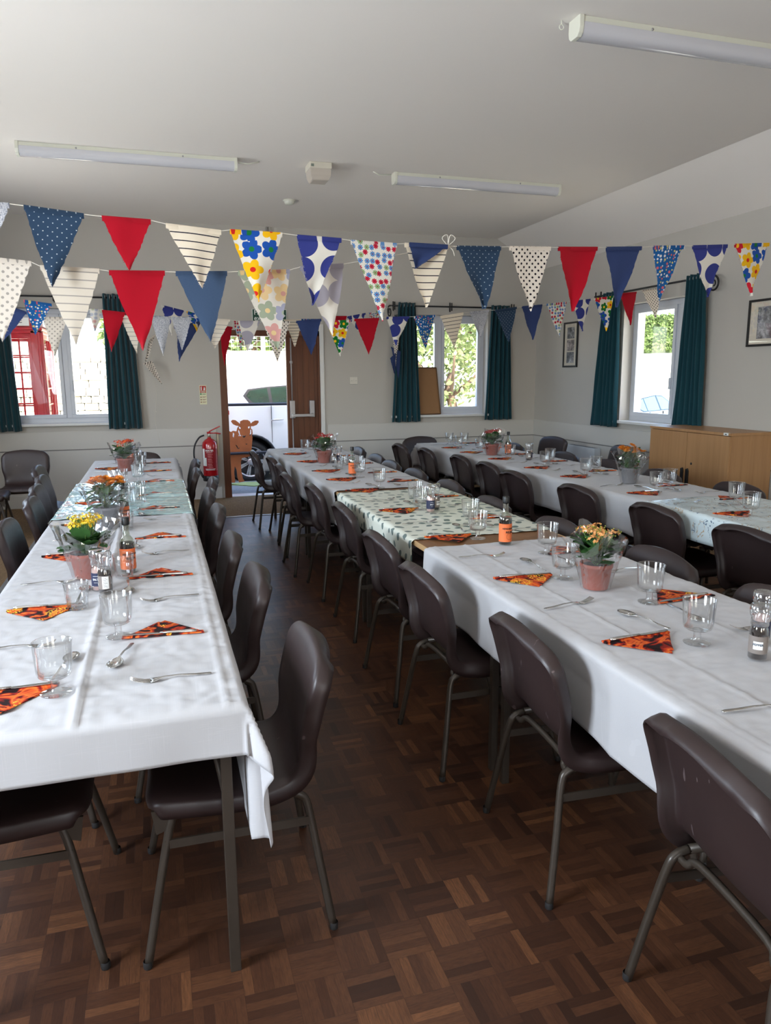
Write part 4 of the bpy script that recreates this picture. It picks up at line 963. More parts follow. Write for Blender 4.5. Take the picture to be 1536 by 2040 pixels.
def put(kind, x, y, z, rz, label, group, s=1.0):
    o, tr, used = PROTO[kind]
    if not used: PROTO[kind][2] = True; r = o; r.location = (x, y, z); r.rotation_euler = (0, 0, rz); r['label'] = label; r['group'] = group
    else: r = dup(o, (x, y, z), rz, label, group, tr)
    if s != 1.0: r.scale = (s, s, s)
    return r
tr_ = random.Random(21)
def setting(edge, y, face, idx, table, side, skip=(), jit=.012):
    """one place: face=+1 the diner looks towards +x"""
    s = face; R0 = 0 if s > 0 else PI
    j = lambda a=jit: tr_.uniform(-a, a)
    where = f'{table} table {side}, {ORD[idx]} place from the camera'
    if 'napkin' not in skip:
        a = R0 + j(.10); nx, ny = edge + s * (.172 + j(.006)), y - s * .165 + j()
        put('napkin', nx, ny, TZ, a, f'folded autumn print napkin, {where}', 'autumn print napkins at the places')
        put('knife', nx + s * .01, ny + s * (.0 + j(.002)), TZ + .0050, a + j(.08), f'steel knife on a napkin, {where}', 'steel knives at the places')
    if 'fork' not in skip: put('fork', edge + s * (.155 + j(.01)), y + s * (.165 + j()), TZ, R0 + j(.16), f'steel fork, {where}', 'steel forks at the places')
    if 'spoon' not in skip: put('spoon', edge + s * (.285 + j(.01)), y - s * .03 + j(), TZ, R0 + s * 0 + PI / 2 + j(.25), f'steel dessert spoon, {where}', 'dessert spoons at the places')
for k, y in enumerate([2.025, 2.725, 3.44, 4.275, 4.825, 5.485, 6.125, 6.725]): setting(.158, y, -1, k, 'left', 'aisle side')
for k, y in enumerate([2.05, 2.755, 3.535, 4.255, 4.97, 5.64, 6.2, 6.78]): setting(-.565, y, 1, k, 'left', 'wall side')
for k, y in enumerate([1.08, 1.90, 2.61, 3.375, 4.115, 4.90, 5.48, 5.985, 6.715, 7.42]): setting(1.122, y, 1, k, 'middle', 'left side', skip=('fork',) if False else ())
for k, y in enumerate([1.12, 1.85, 2.55, 3.38, 4.13, 4.89, 5.40, 6.03, 6.7, 7.4]): setting(1.85, y, -1, k, 'middle', 'right side')
for k, y in enumerate([2.65, 3.42, 4.19, 5.04, 5.61, 6.30, 6.93, 7.44]): setting(2.805, y, 1, k, 'right', 'left side')
for k, y in enumerate([2.7, 3.46, 4.04, 4.89, 5.60, 6.24, 6.90, 7.5]): setting(3.512, y, -1, k, 'right', 'far side')
GL = 'clear drinking glasses along the tables'
gl = {'left': [(-.271, 1.848, 'g'), (-.143, 2.22, 'g'), (-.285, 2.549, 't'), (-.151, 2.91, 't'), (-.175, 3.86, 't'), (-.122, 4.426, 'g'), (-.19, 4.62, 'g'), (-.13, 4.98, 't'), (-.24, 5.12, 't'), (-.15, 5.62, 'g'), (-.26, 5.72, 't'), (-.14, 6.28, 'g'), (-.16, 6.62, 't'), (-.14, 6.95, 't'), (-.18, 7.16, 't')],
      'middle': [(1.425, 1.648, 'g'), (1.537, 2.014, 'g'), (1.419, 2.368, 'g'), (1.561, 2.741, 'g'), (1.400, 3.10, 'g'), (1.502, 3.42, 'g'), (1.406, 3.90, 'g'), (1.445, 4.10, 'g'), (1.425, 4.777, 'g'), (1.439, 5.337, 'g'), (1.50, 5.62, 'g'), (1.412, 5.9, 't'), (1.519, 6.158, 't'), (1.52, 6.75, 'g'), (1.402, 7.284, 'g'), (1.52, 7.60, 't'), (1.60, 7.30, 't')],
      'right': [(2.991, 3.13, 'g'), (3.191, 3.457, 'g'), (3.06, 4.006, 'g'), (3.236, 4.104, 'g'), (3.06, 4.837, 'g'), (3.209, 4.937, 'g'), (3.042, 5.423, 'g'), (3.19, 5.60, 'g'), (3.04, 6.042, 'g'), (3.27, 6.60, 'g'), (3.036, 6.712, 'g'), (3.006, 7.165, 'g'), (3.063, 7.572, 'g'), (3.216, 7.512, 'g')]}
for tb, L_ in gl.items():
    for k, (x, y, t_) in enumerate(L_):
        w_ = 'stemmed glass goblet' if t_ == 'g' else 'short cut glass tumbler'
        put('goblet' if t_ == 'g' else 'tumbler', x, y, TZ + .001, tr_.uniform(0, 6), f'{w_} on the {tb} table, ' + (f'{ORD[k]} glass from the camera' if k < 12 else f'{["third", "second", "first", "first", "first"][len(L_) - 1 - k] if False else ["last", "second to last", "third to last", "fourth to last", "fifth to last"][len(L_) - 1 - k]} glass from the camera'), GL)

# ------------------------------------------------------------------ sauce bottles
DARKGLASS = thin_glass('bottle_glass', (.84, .88, .78), .12, .7, .05, .4)
SAUCE = plain('dark_brown_sauce', srgb(26, 12, 10), .12, spec=.6)
ORANGE = plain('orange_label_paper', srgb(230, 116, 62), .6, nscale=30, namt=.06)
INK = plain('black_ink', (.012, .010, .010), .6)
def make_bottle():
    root = thing('sauce_bottle', 'x', 'bottle')
    m = MB(); m.lathe([(.0, .0), (.027, .0), (.029, .004), (.029, .116), (.026, .128), (.016, .142), (.0125, .152), (.0115, .196), (.0, .196)], 28); m.build('glass_body', DARKGLASS, root)
    m = MB(); m.lathe([(.0, .003), (.0265, .003), (.0272, .112), (.0265, .118), (.0, .118)], 28); m.build('sauce', SAUCE, root)
    m = MB(); m.lathe([(.0, .188), (.0142, .188), (.0145, .192), (.0145, .214), (.0135, .217), (.0, .217)], 24, rfun=lambda k, i, th, z: 1 + (.03 if k % 2 else 0)); m.build('cap', plain('black_plastic_cap', srgb(24, 24, 26), .4), root)
    m = MB(); pts = []
    for i in range(25):
        a = -2.0 + 4.0 * i / 24
        for z in (.014, .096): pts.append((.0296 * math.cos(a), .0296 * math.sin(a), z))
    m.grid(pts, 25, 2); lb = m.build('label', ORANGE, root, fix=False)
    Mx = Matrix.Translation((0, 0, 0))
    text_mesh('lettering', "HENDERSON'S", .0105, INK, lb, Matrix.Translation((0, 0, .074)), radius=.0300, bold=.0003)
    text_mesh('lettering', 'RELISH', .0125, INK, lb, Matrix.Translation((0, 0, .058)), radius=.0300, bold=.0004)
    m = MB()
    for k in range(25):
        a = 2 * PI * k / 24
        r_ = .0148; th = r_ * math.cos(a) / .0299
        for w_ in (0, .0008): rr_ = r_ - w_; th = rr_ * math.cos(a) / .0299; m.v.append((.03 * math.cos(th), .03 * math.sin(th), .038 + rr_ * math.sin(a)))
    m.f = [(2 * k, 2 * k + 1, 2 * k + 3, 2 * k + 2) for k in range(24)]; m.mi = [0] * 24; m.sm = [False] * 24; m.build('label_ring', INK, lb, fix=False)
    m = MB()
    for k in range(10):
        th = 1.0 + k * .035; m.box(.0297, .0301, -.0003 - (k % 3) * .0002, .0003, .020, .034, mat=Matrix.Rotation(th, 4, 'Z'))
    m.build('barcode', INK, lb)
    return root
b0 = make_bottle(); BT = tree_of(b0)
GB = 'sauce bottles with orange labels'
for k, (x, y, lab) in enumerate([(-.138, 2.999, 'sauce bottle with orange label beside the yellow potted flowers'), (-.190, 4.02, 'sauce bottle with orange label behind the orange chrysanthemums on the left table'), (-.235, 6.87, 'sauce bottle with black cap at the far end of the left table'),
        (1.474, 2.964, 'tall sauce bottle with orange label at the far edge of the near white middle cloth'), (1.422, 5.496, 'sauce bottle with orange label on the far white cloth of the middle table'), (3.213, 6.441, 'sauce bottle with orange label beside the red flowers on the right table')]):
    a = -PI / 2 + [.5, .3, .2, .25, .3, .1][k]
    if k == 0: b0.location = (x, y, TZ + .001); b0.rotation_euler = (0, 0, a); b0['label'] = lab; b0['group'] = GB
    else: dup(b0, (x, y, TZ + .001), a, lab, GB, BT)

# ------------------------------------------------------------------ salt and pepper grinders
CLEARP = thin_glass('clear_plastic', (.96, .97, .98), .10, .8, .05, .5)
def make_grinder(kind):
    root = thing('pepper_grinder' if kind == 'pepper' else 'salt_grinder', 'x', 'grinder')
    m = MB(); m.lathe([(.0, .0), (.022, .0), (.0235, .003), (.0235, .078), (.020, .088), (.0195, .094), (.0, .094)], 28); m.build('jar', CLEARP, root)
    cm = plain('peppercorns', srgb(44, 32, 30), .8, nscale=400, namt=.6, bump=1, bscale=500) if kind == 'pepper' else plain('pink_salt', srgb(226, 190, 180), .8, nscale=400, namt=.2, bump=1, bscale=500)
    m = MB(); m.lathe([(.0, .003), (.0222, .003), (.0222, .079), (.0, .082)], 20); c = m.build('contents', cm, root); c['kind'] = 'stuff'
    m = MB(); m.lathe([(.0195, .092), (.0215, .094), (.0205, .112), (.024, .118), (.0255, .124), (.0255, .146), (.022, .150), (.0, .148)], 36, rfun=lambda k, i, th, z: 1 + (.05 if k % 2 else -.02)); m.build('grinder_head', CLEARP, root)
    m = MB(); pts = []
    for i in range(29):
        a = -2.6 + 5.2 * i / 28
        for z in (.018, .066): pts.append((.0241 * math.cos(a), .0241 * math.sin(a), z))
    lm = plain('grey_brown_label', srgb(128, 118, 112), .5) if kind == 'pepper' else plain('navy_label', srgb(34, 40, 70), .5)
    m.grid(pts, 29, 2); lb = m.build('label', lm, root, fix=False)
    WL_ = plain('white_label_print', srgb(236, 236, 234), .5)
    if kind == 'pepper':
        m = MB(); pts = []
        for i in range(9):
            a = -.5 + 1.0 * i / 8
            for z in (.030, .052): pts.append((.02435 * math.cos(a), .02435 * math.sin(a), z))
        m.grid(pts, 9, 2); m.build('label_patch', WL_, lb, fix=False)
        text_mesh('lettering', 'PEPPER', .0085, plain('slate_ink', srgb(60, 74, 92), .6), lb, Matrix.Translation((0, 0, .043)), radius=.0246, bold=.0002)
        m = MB(); pts = []
        for i in range(7):
            a = 1.35 + .95 * i / 6
            for z in (.020, .064): pts.append((.02435 * math.cos(a), .02435 * math.sin(a), z))
        m.grid(pts, 7, 2); bk = m.build('label_patch', WL_, lb, fix=False)
        m = MB()
        for q in range(8): m.box(.0244, .0247, -.008 + .004 * 0, .006 - (q % 3) * .002, .026 + q * .0045, .0270 + q * .0045, mat=Matrix.Rotation(1.82, 4, 'Z'))
        m.build('small_print', INK, lb)
    else:
        text_mesh('lettering', 'SALT', .0095, WL_, lb, Matrix.Translation((0, 0, .043)), radius=.0246, bold=.0002)
        m = MB(); m.box(.0241, .0244, -.009, .009, .0545, .0556); m.box(.0241, .0244, -.007, .007, .031, .0318); m.build('label_rule', WL_, lb)
    return root
GP = make_grinder('pepper'); PT = tree_of(GP); GS = make_grinder('salt'); ST = tree_of(GS); used = {'p': False, 's': False}
for k, x, y, a, lab in [('s', -.232, 2.765, -1.9, 'salt grinder with navy label beside the yellow flowers, left table'), ('p', -.206, 2.715, -3.3, 'pepper grinder with its back label showing, in front of the cut glass tumbler, left table'),
        ('s', 1.44, 3.83, -1.6, 'salt grinder with navy label on the leaf printed cloth'), ('p', 1.487, 3.875, -1.2, 'pepper grinder behind the salt grinder on the leaf printed cloth'),
        ('s', 1.527, 6.355, -1.6, 'salt grinder beside the red potted flowers of the middle table'), ('p', 1.472, 6.335, -1.7, 'dark pepper grinder beside the red potted flowers of the middle table'),
        ('p', 3.160, 5.93, -1.6, 'dark pepper grinder on the right table between two groups of glasses'), ('s', 3.20, 5.98, -1.6, 'salt grinder on the right table between two groups of glasses'),
        ('p', 1.502, 1.507, -2.35, 'pepper grinder with grey label at the right edge of the picture'), ('s', 1.60, 1.60, -1.9, 'salt grinder just behind the near pepper grinder at the right edge')]:
    P_, T_ = (GP, PT) if k == 'p' else (GS, ST)
    if not used[k]: used[k] = True; P_.location = (x, y, TZ + .001); P_.rotation_euler = (0, 0, a); P_['label'] = lab; P_['group'] = 'salt and pepper grinders'
    else: dup(P_, (x, y, TZ + .001), a, lab, 'salt and pepper grinders', T_)

# ------------------------------------------------------------------ potted flowers
PLEAF = []
for c1, c2 in ((srgb(28, 60, 30), srgb(60, 100, 48)), (srgb(34, 70, 34), srgb(76, 116, 60))):
    PLEAF.append(plain('pot_leaf_%d' % len(PLEAF), tuple((a + b) / 2 for a, b in zip(c1, c2)), .42, nscale=40, namt=.35))
TERRA = plain('terracotta_plastic', srgb(164, 84, 66), .6, nscale=20, namt=.08); GREYPOT = plain('grey_plastic_pot', srgb(132, 132, 136), .55, nscale=20, namt=.06)
SOIL = plain('potting_soil', srgb(50, 36, 28), .95, nscale=90, namt=.4, bump=1, bscale=120)
STEMM = plain('green_stem', srgb(92, 122, 60), .5)
def leaf_mesh(m, base, d, L_, W_, droop, rr, scallop=.0, seg=7):
    d = d.normalized(); side = d.cross(Vector((0, 0, 1))); side = side.normalized() if side.length > .01 else Vector((1, 0, 0)); pts = []; up = side.cross(d)
    for i in range(seg + 1):
        t = i / seg; w = W_ * max(0, math.sin(PI * min(1, t * .95 + .03))) ** (.55 if scallop < .1 else .8) * (1 + scallop * math.sin(t * 26)); c = base + d * L_ * t + Vector((0, 0, -droop * t * t)) + up * 0
        for k in (-1, -.5, 0, .5, 1): pts.append(c + side * w * k + up * (abs(k) * W_ * .14))
    m.grid(pts, seg + 1, 5)
def wrapper(root, rb, rt, h, seed):
    rr = random.Random(seed); m = MB(); ph = [rr.uniform(0, 6) for _ in range(5)]; pts = []
    N, K = 46, 12
    for j in range(K + 1):
        t = j / K
        for i in range(N):
            th = 2 * PI * i / N; r = rb + (rt - rb) * t ** 1.25
            r *= 1 + (.05 + .12 * t) * math.sin(5 * th + ph[0]) * t + .07 * (t ** .5) * math.sin(9 * th + ph[1] + 2 * t) + rr.uniform(-.03, .03)
            z = h * t + .018 * t * math.sin(4 * th + ph[2]) + (.03 * t ** 3) * math.sin(2 * th + ph[3])
            pts.append((r * math.cos(th), r * math.sin(th), z))
    for j in range(K):
        for i in range(N): m.f.append((j * N + i, j * N + (i + 1) % N, (j + 1) * N + (i + 1) % N, (j + 1) * N + i)); m.mi.append(0); m.sm.append(False)
    m.v = [tuple(p) for p in pts]; return m.build('cellophane_wrap', FILM, root, fix=False)
def kalanchoe(loc, label, fcol, fcol2, seed, pot=TERRA, s=1.0, wrap=True, nclu=9, sr=.055):
    rr = random.Random(seed); root = thing('potted_kalanchoe', label, 'potted plant', loc, rr.uniform(0, 1), 'flower pots along the tables'); root.scale = (s, s, s)
    m = MB(); m.lathe([(.0, .0), (.043, .0), (.044, .003), (.055, .078), (.058, .079), (.058, .092), (.054, .092), (.053, .080), (.0, .080)], 32); m.build('pot', pot, root)
    m = MB(); m.lathe([(.0, .084), (.053, .082)], 20, rfun=lambda k, i, th, z: 1); m.build('soil', SOIL, root)
    for k in range(26):
        a = k * 2.4 + rr.uniform(-.3, .3); el = rr.uniform(.0, .7) if k < 15 else rr.uniform(.5, 1.2); m = MB()
        d = Vector((math.cos(a) * math.cos(el), math.sin(a) * math.cos(el), math.sin(el))); st = Vector((math.cos(a) * .022, math.sin(a) * .022, .095 + rr.uniform(0, .055)))
        m.tube([(0, 0, .08), tuple(st)], .0025, 5); leaf_mesh(m, st, d, rr.uniform(.062, .086), rr.uniform(.030, .039), rr.uniform(.0, .02), rr, .05); m.build('leaf', PLEAF[k % 2], root, fix=False)
    for k in range(nclu):
        a = k * 2.4 + .5; r = sr * math.sqrt((k + .4) / nclu) * rr.uniform(.8, 1.15); top = Vector((r * math.cos(a), r * math.sin(a), .212 + rr.uniform(-.020, .022) - r * .45))
        m = MB(); m.tube(smooth_path([(r * .2 * math.cos(a), r * .2 * math.sin(a), .09), (r * .5 * math.cos(a), r * .5 * math.sin(a), .14), tuple(top)], 3), .0018, 5)
        st = m.build('flower_stem', STEMM, root)
        m = MB()
        for q in range(30):
            u = Vector((rr.gauss(0, 1), rr.gauss(0, 1), abs(rr.gauss(0, .8)))).normalized(); c = top + Vector((u.x * .024, u.y * .024, u.z * .020)) * rr.uniform(.75, 1.1)
            t1 = u.orthogonal().normalized(); t2 = u.cross(t1); sz = .0052 * rr.uniform(.8, 1.2); ph = rr.uniform(0, 1.5); bud = rr.random() < .3
            for e in range(4):
                th = ph + e * PI / 2; dd = t1 * math.cos(th) + t2 * math.sin(th); sd = t1 * -math.sin(th) + t2 * math.cos(th); lift = u * (sz * (.9 if bud else .25)); ln = .5 if bud else 1
                m.add([c, c + dd * sz * .6 * ln + sd * sz * .42 + lift * .6, c + dd * sz * 1.1 * ln + lift, c + dd * sz * .6 * ln - sd * sz * .42 + lift * .6], [(0, 1, 2, 3)], 1 if bud else 0)
        m.build('flower_cluster', [fcol, fcol2], root, fix=False)
    if wrap: wrapper(root, .052, .105, .185, seed)
    return root
def chrysanthemum(loc, label, seed, s=1.0, nh=14, wrap=True):
    rr = random.Random(seed); root = thing('potted_chrysanthemum', label, 'potted plant', loc, rr.uniform(0, 1), 'flower pots along the tables'); root.scale = (s, s, s)
    m = MB(); m.lathe([(.0, .0), (.048, .0), (.05, .003), (.062, .10), (.066, .101), (.066, .114), (.062, .114), (.060, .10), (.0, .10)], 32); m.build('pot', GREYPOT, root)
    m = MB(); m.lathe([(.0, .106), (.060, .103)], 20); m.build('soil', SOIL, root)
    for k in range(64):
        a = k * 2.4 + rr.uniform(-.3, .3); h = .11 + .12 * rr.random(); r0 = .02 + .04 * rr.random(); el = rr.uniform(-.3, .9); m = MB()
        d = Vector((math.cos(a) * math.cos(el), math.sin(a) * math.cos(el), math.sin(el))); st = Vector((math.cos(a) * r0, math.sin(a) * r0, h))
        m.tube([(math.cos(a) * r0 * .4, math.sin(a) * r0 * .4, h - .03), tuple(st)], .0016, 5); leaf_mesh(m, st, d, rr.uniform(.045, .065), rr.uniform(.016, .024), rr.uniform(.005, .025), rr, .22, 9); m.build('leaf', PLEAF[k % 2], root, fix=False)
    PET = [plain('amber_petals', srgb(232, 150, 44), .55, nscale=60, namt=.2), plain('bronze_petals', srgb(214, 112, 40), .55, nscale=60, namt=.2)]
    for k in range(nh):
        a = k * 2.4; r = .095 * math.sqrt((k + .3) / nh); c = Vector((r * math.cos(a), r * math.sin(a), .268 + rr.uniform(-.012, .016) - r * .3))
        m = MB(); m.tube(smooth_path([(r * .15 * math.cos(a), r * .15 * math.sin(a), .11), (r * .6 * math.cos(a), r * .6 * math.sin(a), .2), tuple(c - Vector((0, 0, .006)))], 3), .0017, 5); m.build('flower_stem', STEMM, root)
        m = MB(); tilt = Euler((rr.uniform(-.5, .5), rr.uniform(-.5, .5), 0)).to_matrix(); out = Vector((math.cos(a), math.sin(a), 0)) * .35
        for ring, (n_, ln, el) in enumerate(((20, .030, .12), (18, .027, .38), (14, .022, .7), (10, .015, 1.05))):
            for q in range(n_):
                th = 2 * PI * (q + .5 * (ring % 2)) / n_ + rr.uniform(-.08, .08); e2 = el + rr.uniform(-.08, .1)
                d = tilt @ Vector((math.cos(th) * math.cos(e2), math.sin(th) * math.cos(e2), math.sin(e2))); sd = tilt @ Vector((-math.sin(th), math.cos(th), 0)); w = .0034; l_ = ln * rr.uniform(.85, 1.1); up = Vector((0, 0, .0025))
                m.add([c, c + d * l_ * .5 + sd * w + up, c + d * l_, c + d * l_ * .5 - sd * w + up], [(0, 1, 2, 3)], 0 if rr.random() < .6 else 1)
        m.build('flower_head', PET, root, fix=False)
    if wrap: wrapper(root, .06, .125, .24, seed)
    return root
YEL = plain('yellow_florets', srgb(232, 190, 34), .5, nscale=90, namt=.15); ORF = plain('orange_florets', srgb(232, 96, 34), .5, nscale=90, namt=.15)
PCH = plain('peach_florets', srgb(236, 164, 96), .5, nscale=90, namt=.18); REDF = plain('red_florets', srgb(186, 32, 30), .5, nscale=90, namt=.2); BUDG = plain('flower_buds', srgb(150, 160, 70), .5); PINK = plain('dull_pink_buds', srgb(170, 90, 84), .5)
kalanchoe((-.285, 2.965, TZ + .001), 'yellow flowering plant in a terracotta pot wrapped in cellophane, left table', YEL, BUDG, 1, s=1.05)
chrysanthemum((-.265, 3.93, TZ + .001), 'orange daisy-like chrysanthemum in a grey pot on the left table', 2, s=.98)
kalanchoe((-.262, 6.38, TZ + .001), 'orange flowering plant in a terracotta pot at the far end of the left table', ORF, REDF, 3, s=1.15, sr=.062)
kalanchoe((1.401, 6.402, TZ + .001), 'red flowering plant in a terracotta pot at the far end of the middle table', REDF, PINK, 4, s=1.15, nclu=7)
kalanchoe((1.467, 2.225, TZ + .001), 'peach flowering plant in a terracotta pot with cellophane on the near middle table', PCH, BUDG, 5, s=1.0, nclu=10, sr=.062)
kalanchoe((3.05, 6.453, TZ + .001), 'dull red flowering plant in a cellophane wrapped pot on the right table', REDF, PINK, 6, s=1.15, nclu=8)
chrysanthemum((3.148, 4.42, TZ + .001), 'orange chrysanthemum in a grey pot with cellophane on the right table', 7, s=.95, nh=12)

# ================================================================== BUNTING
def flagmat(kind):
    """printed cotton; the reverse sides of the prints are paler, as seen on the flags that hang facing away"""
    key = 'bunting_' + kind
    if key in MATS: return MATS[key]
    m = new_mat(key); t = NT(m); uvn = t.n.new('ShaderNodeUVMap'); uv = uvn.outputs[0]; u, v, _ = t.sep(uv); back = kind.endswith('_back'); k = kind.replace('_back', '')
    W_ = srgb(226, 222, 212)
    def voro(scale, rand=1.0, vec=None):
        p = t.vec('SCALE', vec or uv, scale=scale); vo = t.n.new('ShaderNodeTexVoronoi'); vo.voronoi_dimensions = '2D'; vo.inputs['Scale'].default_value = 1; vo.inputs['Randomness'].default_value = rand
        t.l.new(p, vo.inputs['Vector']); d = t.vec('SUBTRACT', p, vo.outputs['Position']); x, y, _ = t.sep(d)
        return x, y, t.math('SQRT', t.math('ADD', t.math('MULTIPLY', x, x), t.math('MULTIPLY', y, y))), vo.outputs['Color']
    def flower(x, y, r, R, pet, amp, ph=0.):
        th = t.math('ARCTAN2', y, x); w = t.math('MULTIPLY_ADD', t.math('ABSOLUTE', t.math('COSINE', t.math('MULTIPLY_ADD', th, pet / 2, ph))), amp, 1 - amp)
        return t.math('LESS_THAN', r, t.math('MULTIPLY', w, R))
    if k == 'red': c = srgb(172, 16, 36)
    elif k == 'blue':
        n = t.noise(t.vec('MULTIPLY', uv, (90, 900, 1)), 1, 2); c = t.mix(n, srgb(42, 56, 100), srgb(58, 74, 118))
        if back: n = t.noise(t.vec('MULTIPLY', uv, (90, 900, 1)), 1, 2); c = t.mix(n, srgb(58, 78, 110), srgb(74, 94, 122))
    elif k == 'navy_star':
        a = t.comb(t.math('ADD', u, v), t.math('SUBTRACT', u, v), 0.); x, y, r, col = voro(32, 0, a)
        c = t.mix(flower(x, y, r, .11, 4, .5), srgb(44, 64, 88), srgb(190, 198, 204))
    elif k == 'stripe':
        f = t.math('FRACT', t.math('MULTIPLY', v, 33)); s = t.math('GREATER_THAN', f, .86); c = t.mix(s, srgb(228, 216, 196), srgb(44, 42, 54))
    elif k == 'dots':
        a = t.comb(t.math('ADD', u, v), t.math('SUBTRACT', u, v), 0.); x, y, r, col = voro(32, 0, a); c = t.mix(t.math('LESS_THAN', r, .23), srgb(228, 218, 206), srgb(34, 28, 34))
    elif k == 'circles':
        x, y, r, col = voro(8.2, .35); c = t.mix(t.math('LESS_THAN', r, .43), W_, srgb(54, 62, 134))
    elif k == 'flowers':
        x, y, r, col = voro(12.5, .45); cr_, _, _ = t.sep(col)
        pc = t.ramp(cr_, [(0, srgb(32, 82, 168)), (.28, srgb(240, 186, 24)), (.52, srgb(24, 116, 44)), (.78, srgb(206, 32, 52))], 'CONSTANT')
        cc = t.ramp(cr_, [(0, srgb(30, 120, 60)), (.28, srgb(206, 40, 30)), (.52, srgb(250, 200, 40)), (.78, srgb(250, 200, 40))], 'CONSTANT')
        c = t.mix(flower(x, y, r, .53, 5, .36), W_, pc); c = t.mix(t.math('LESS_THAN', r, .13), c, cc)
    elif k == 'daisies':
        x, y, r, col = voro(36, .5); cr_, _, _ = t.sep(col); pc = t.ramp(cr_, [(0, srgb(188, 34, 62)), (.42, srgb(88, 136, 190)), (.9, srgb(140, 170, 120))], 'CONSTANT')
        c = t.mix(flower(x, y, r, .46, 8, .42), W_, pc); c = t.mix(t.math('LESS_THAN', r, .09), c, srgb(150, 20, 40))
    elif k == 'blue_flowers':
        x, y, r, col = voro(50, .8); cr_, cg_, _ = t.sep(col); pc = t.ramp(cr_, [(0, srgb(226, 228, 232)), (.45, srgb(214, 204, 130)), (.75, srgb(206, 96, 110))], 'CONSTANT')
        R_ = t.math('MULTIPLY_ADD', cg_, .26, .16); th = t.math('ARCTAN2', y, x); w = t.math('MULTIPLY_ADD', t.math('ABSOLUTE', t.math('COSINE', t.math('MULTIPLY', th, 3))), .35, .65)
        c = t.mix(t.math('LESS_THAN', r, t.math('MULTIPLY', w, R_)), srgb(28, 92, 156), pc); c = t.mix(t.math('LESS_THAN', r, .06), c, srgb(220, 190, 60))
    else:
        n = t.noise(uv, 230, 4, .7, 1.5); c = t.mix(t.math('GREATER_THAN', n, .52), srgb(196, 196, 200), srgb(120, 124, 136))
    if back and k not in ('blue', 'red'): c = t.mix(.55, c, srgb(206, 198, 188))
    d = t.bsdf(c, .85, normal=t.bump(t.noise(uv, 900, 2), .3, .0006), spec=.15, sheen=.1)
    tl = t.n.new('ShaderNodeBsdfTranslucent'); t.put(tl.inputs[0], rgba(c)); mx = t.n.new('ShaderNodeMixShader'); mx.inputs[0].default_value = .28
    t.l.new(d, mx.inputs[1]); t.l.new(tl.outputs[0], mx.inputs[2]); t.out(mx.outputs[0]); MATS[key] = m; return m
CORD = plain('white_cotton_cord', srgb(214, 208, 196), .8)
FL = {'red': 'red pennant with frayed pink edges', 'blue': 'plain blue pennant', 'navy_star': 'navy pennant with tiny white stars', 'stripe': 'cream pennant with dark stripes', 'dots': 'white pennant with black dots', 'circles': 'white pennant with large blue circles', 'flowers': 'white pennant with big red, blue, green and yellow flowers', 'daisies': 'white pennant with small red and blue daisies', 'blue_flowers': 'blue pennant with small white and yellow flowers', 'grey': 'grey floral pennant'}
fr_ = random.Random(17)
def pennant(root, A, B, T, kind, full=True):
    A, B, T = Vector(A), Vector(B), Vector(T); ax = (B - A); wd = ax.length; ax.normalize(); dn = T - (A + B) / 2; H_ = dn.length
    nrm = ax.cross(dn).normalized(); NR = 22; NC = 11; m = MB(); pts = []; uvs = []; ou, ov = fr_.uniform(0, 1), fr_.uniform(0, .02)
    b1, b2, p1, p2 = fr_.uniform(-.018, .018), fr_.uniform(-.008, .008), fr_.uniform(0, 6), fr_.uniform(0, 6)
    for i in range(NR):
        t_ = i / (NR - 1); L_ = A.lerp(T, t_); R_ = B.lerp(T, t_); w = (R_ - L_)
        for j in range(NC):
            s = j / (NC - 1); e = 0
            if j in (0, NC - 1) and 0 < i < NR - 1: e = fr_.uniform(-.0022, .0022)
            q = L_ + w * s + ax * e
            q += nrm * (b1 * math.sin(PI * s + .3) * (.3 + t_) + b2 * math.sin(5 * s + 3 * t_ + p1) + .004 * math.sin(9 * t_ + p2))
            if 0 < i < NR: q += ax * (.012 * math.sin(PI * t_) * (-1 if s < .5 else 1) * abs(2 * s - 1) * .35)
            pts.append(q); uvs.append((ou + s * wd * (1 - t_) + wd * t_ / 2, ov + t_ * H_))
    m.grid(pts, NR, NC)
    # hem folded over the cord
    h0 = len(m.v); hem = []
    for j in range(NC):
        s = j / (NC - 1); base = A.lerp(B, s)
        for dz, off in ((-.016, .0035), (.002, .0045), (.004, 0), (.002, -.0045), (-.016, -.0035)): hem.append(base + Vector((0, 0, dz)) + nrm * off); uvs.append((ou + s * wd, ov + .001 + abs(dz) * .3))
    m.grid(hem, NC, 5)
    # frayed threads
    nthr = 34 if full else 14
    for side in (0, 1):
        for q in range(nthr):
            t_ = fr_.uniform(.02, .98); E_ = (A if side == 0 else B).lerp(T, t_); d = ax * (-1 if side == 0 else 1); ln = fr_.uniform(.003, .009); dv = (d + Vector((0, 0, fr_.uniform(-1.2, .3)))).normalized() * ln
            k = len(m.v); m.v += [tuple(E_ + Vector((0, 0, .0006))), tuple(E_ + dv), tuple(E_ - Vector((0, 0, .0006)))]; m.f.append((k, k + 1, k + 2)); m.mi.append(0); m.sm.append(False); uvs += [(ou, ov)] * 3
    o = m.build('pennant', flagmat(kind), root, uvs=uvs, fix=False); o['label'] = FL[kind.replace('_back', '')] + (', paler reverse side' if kind.endswith('_back') else '')
    return o
def cordline(root, pts, r=.0016):
    m = MB(); m.tube(pts, r, 6); return m.build('cord', CORD, root)
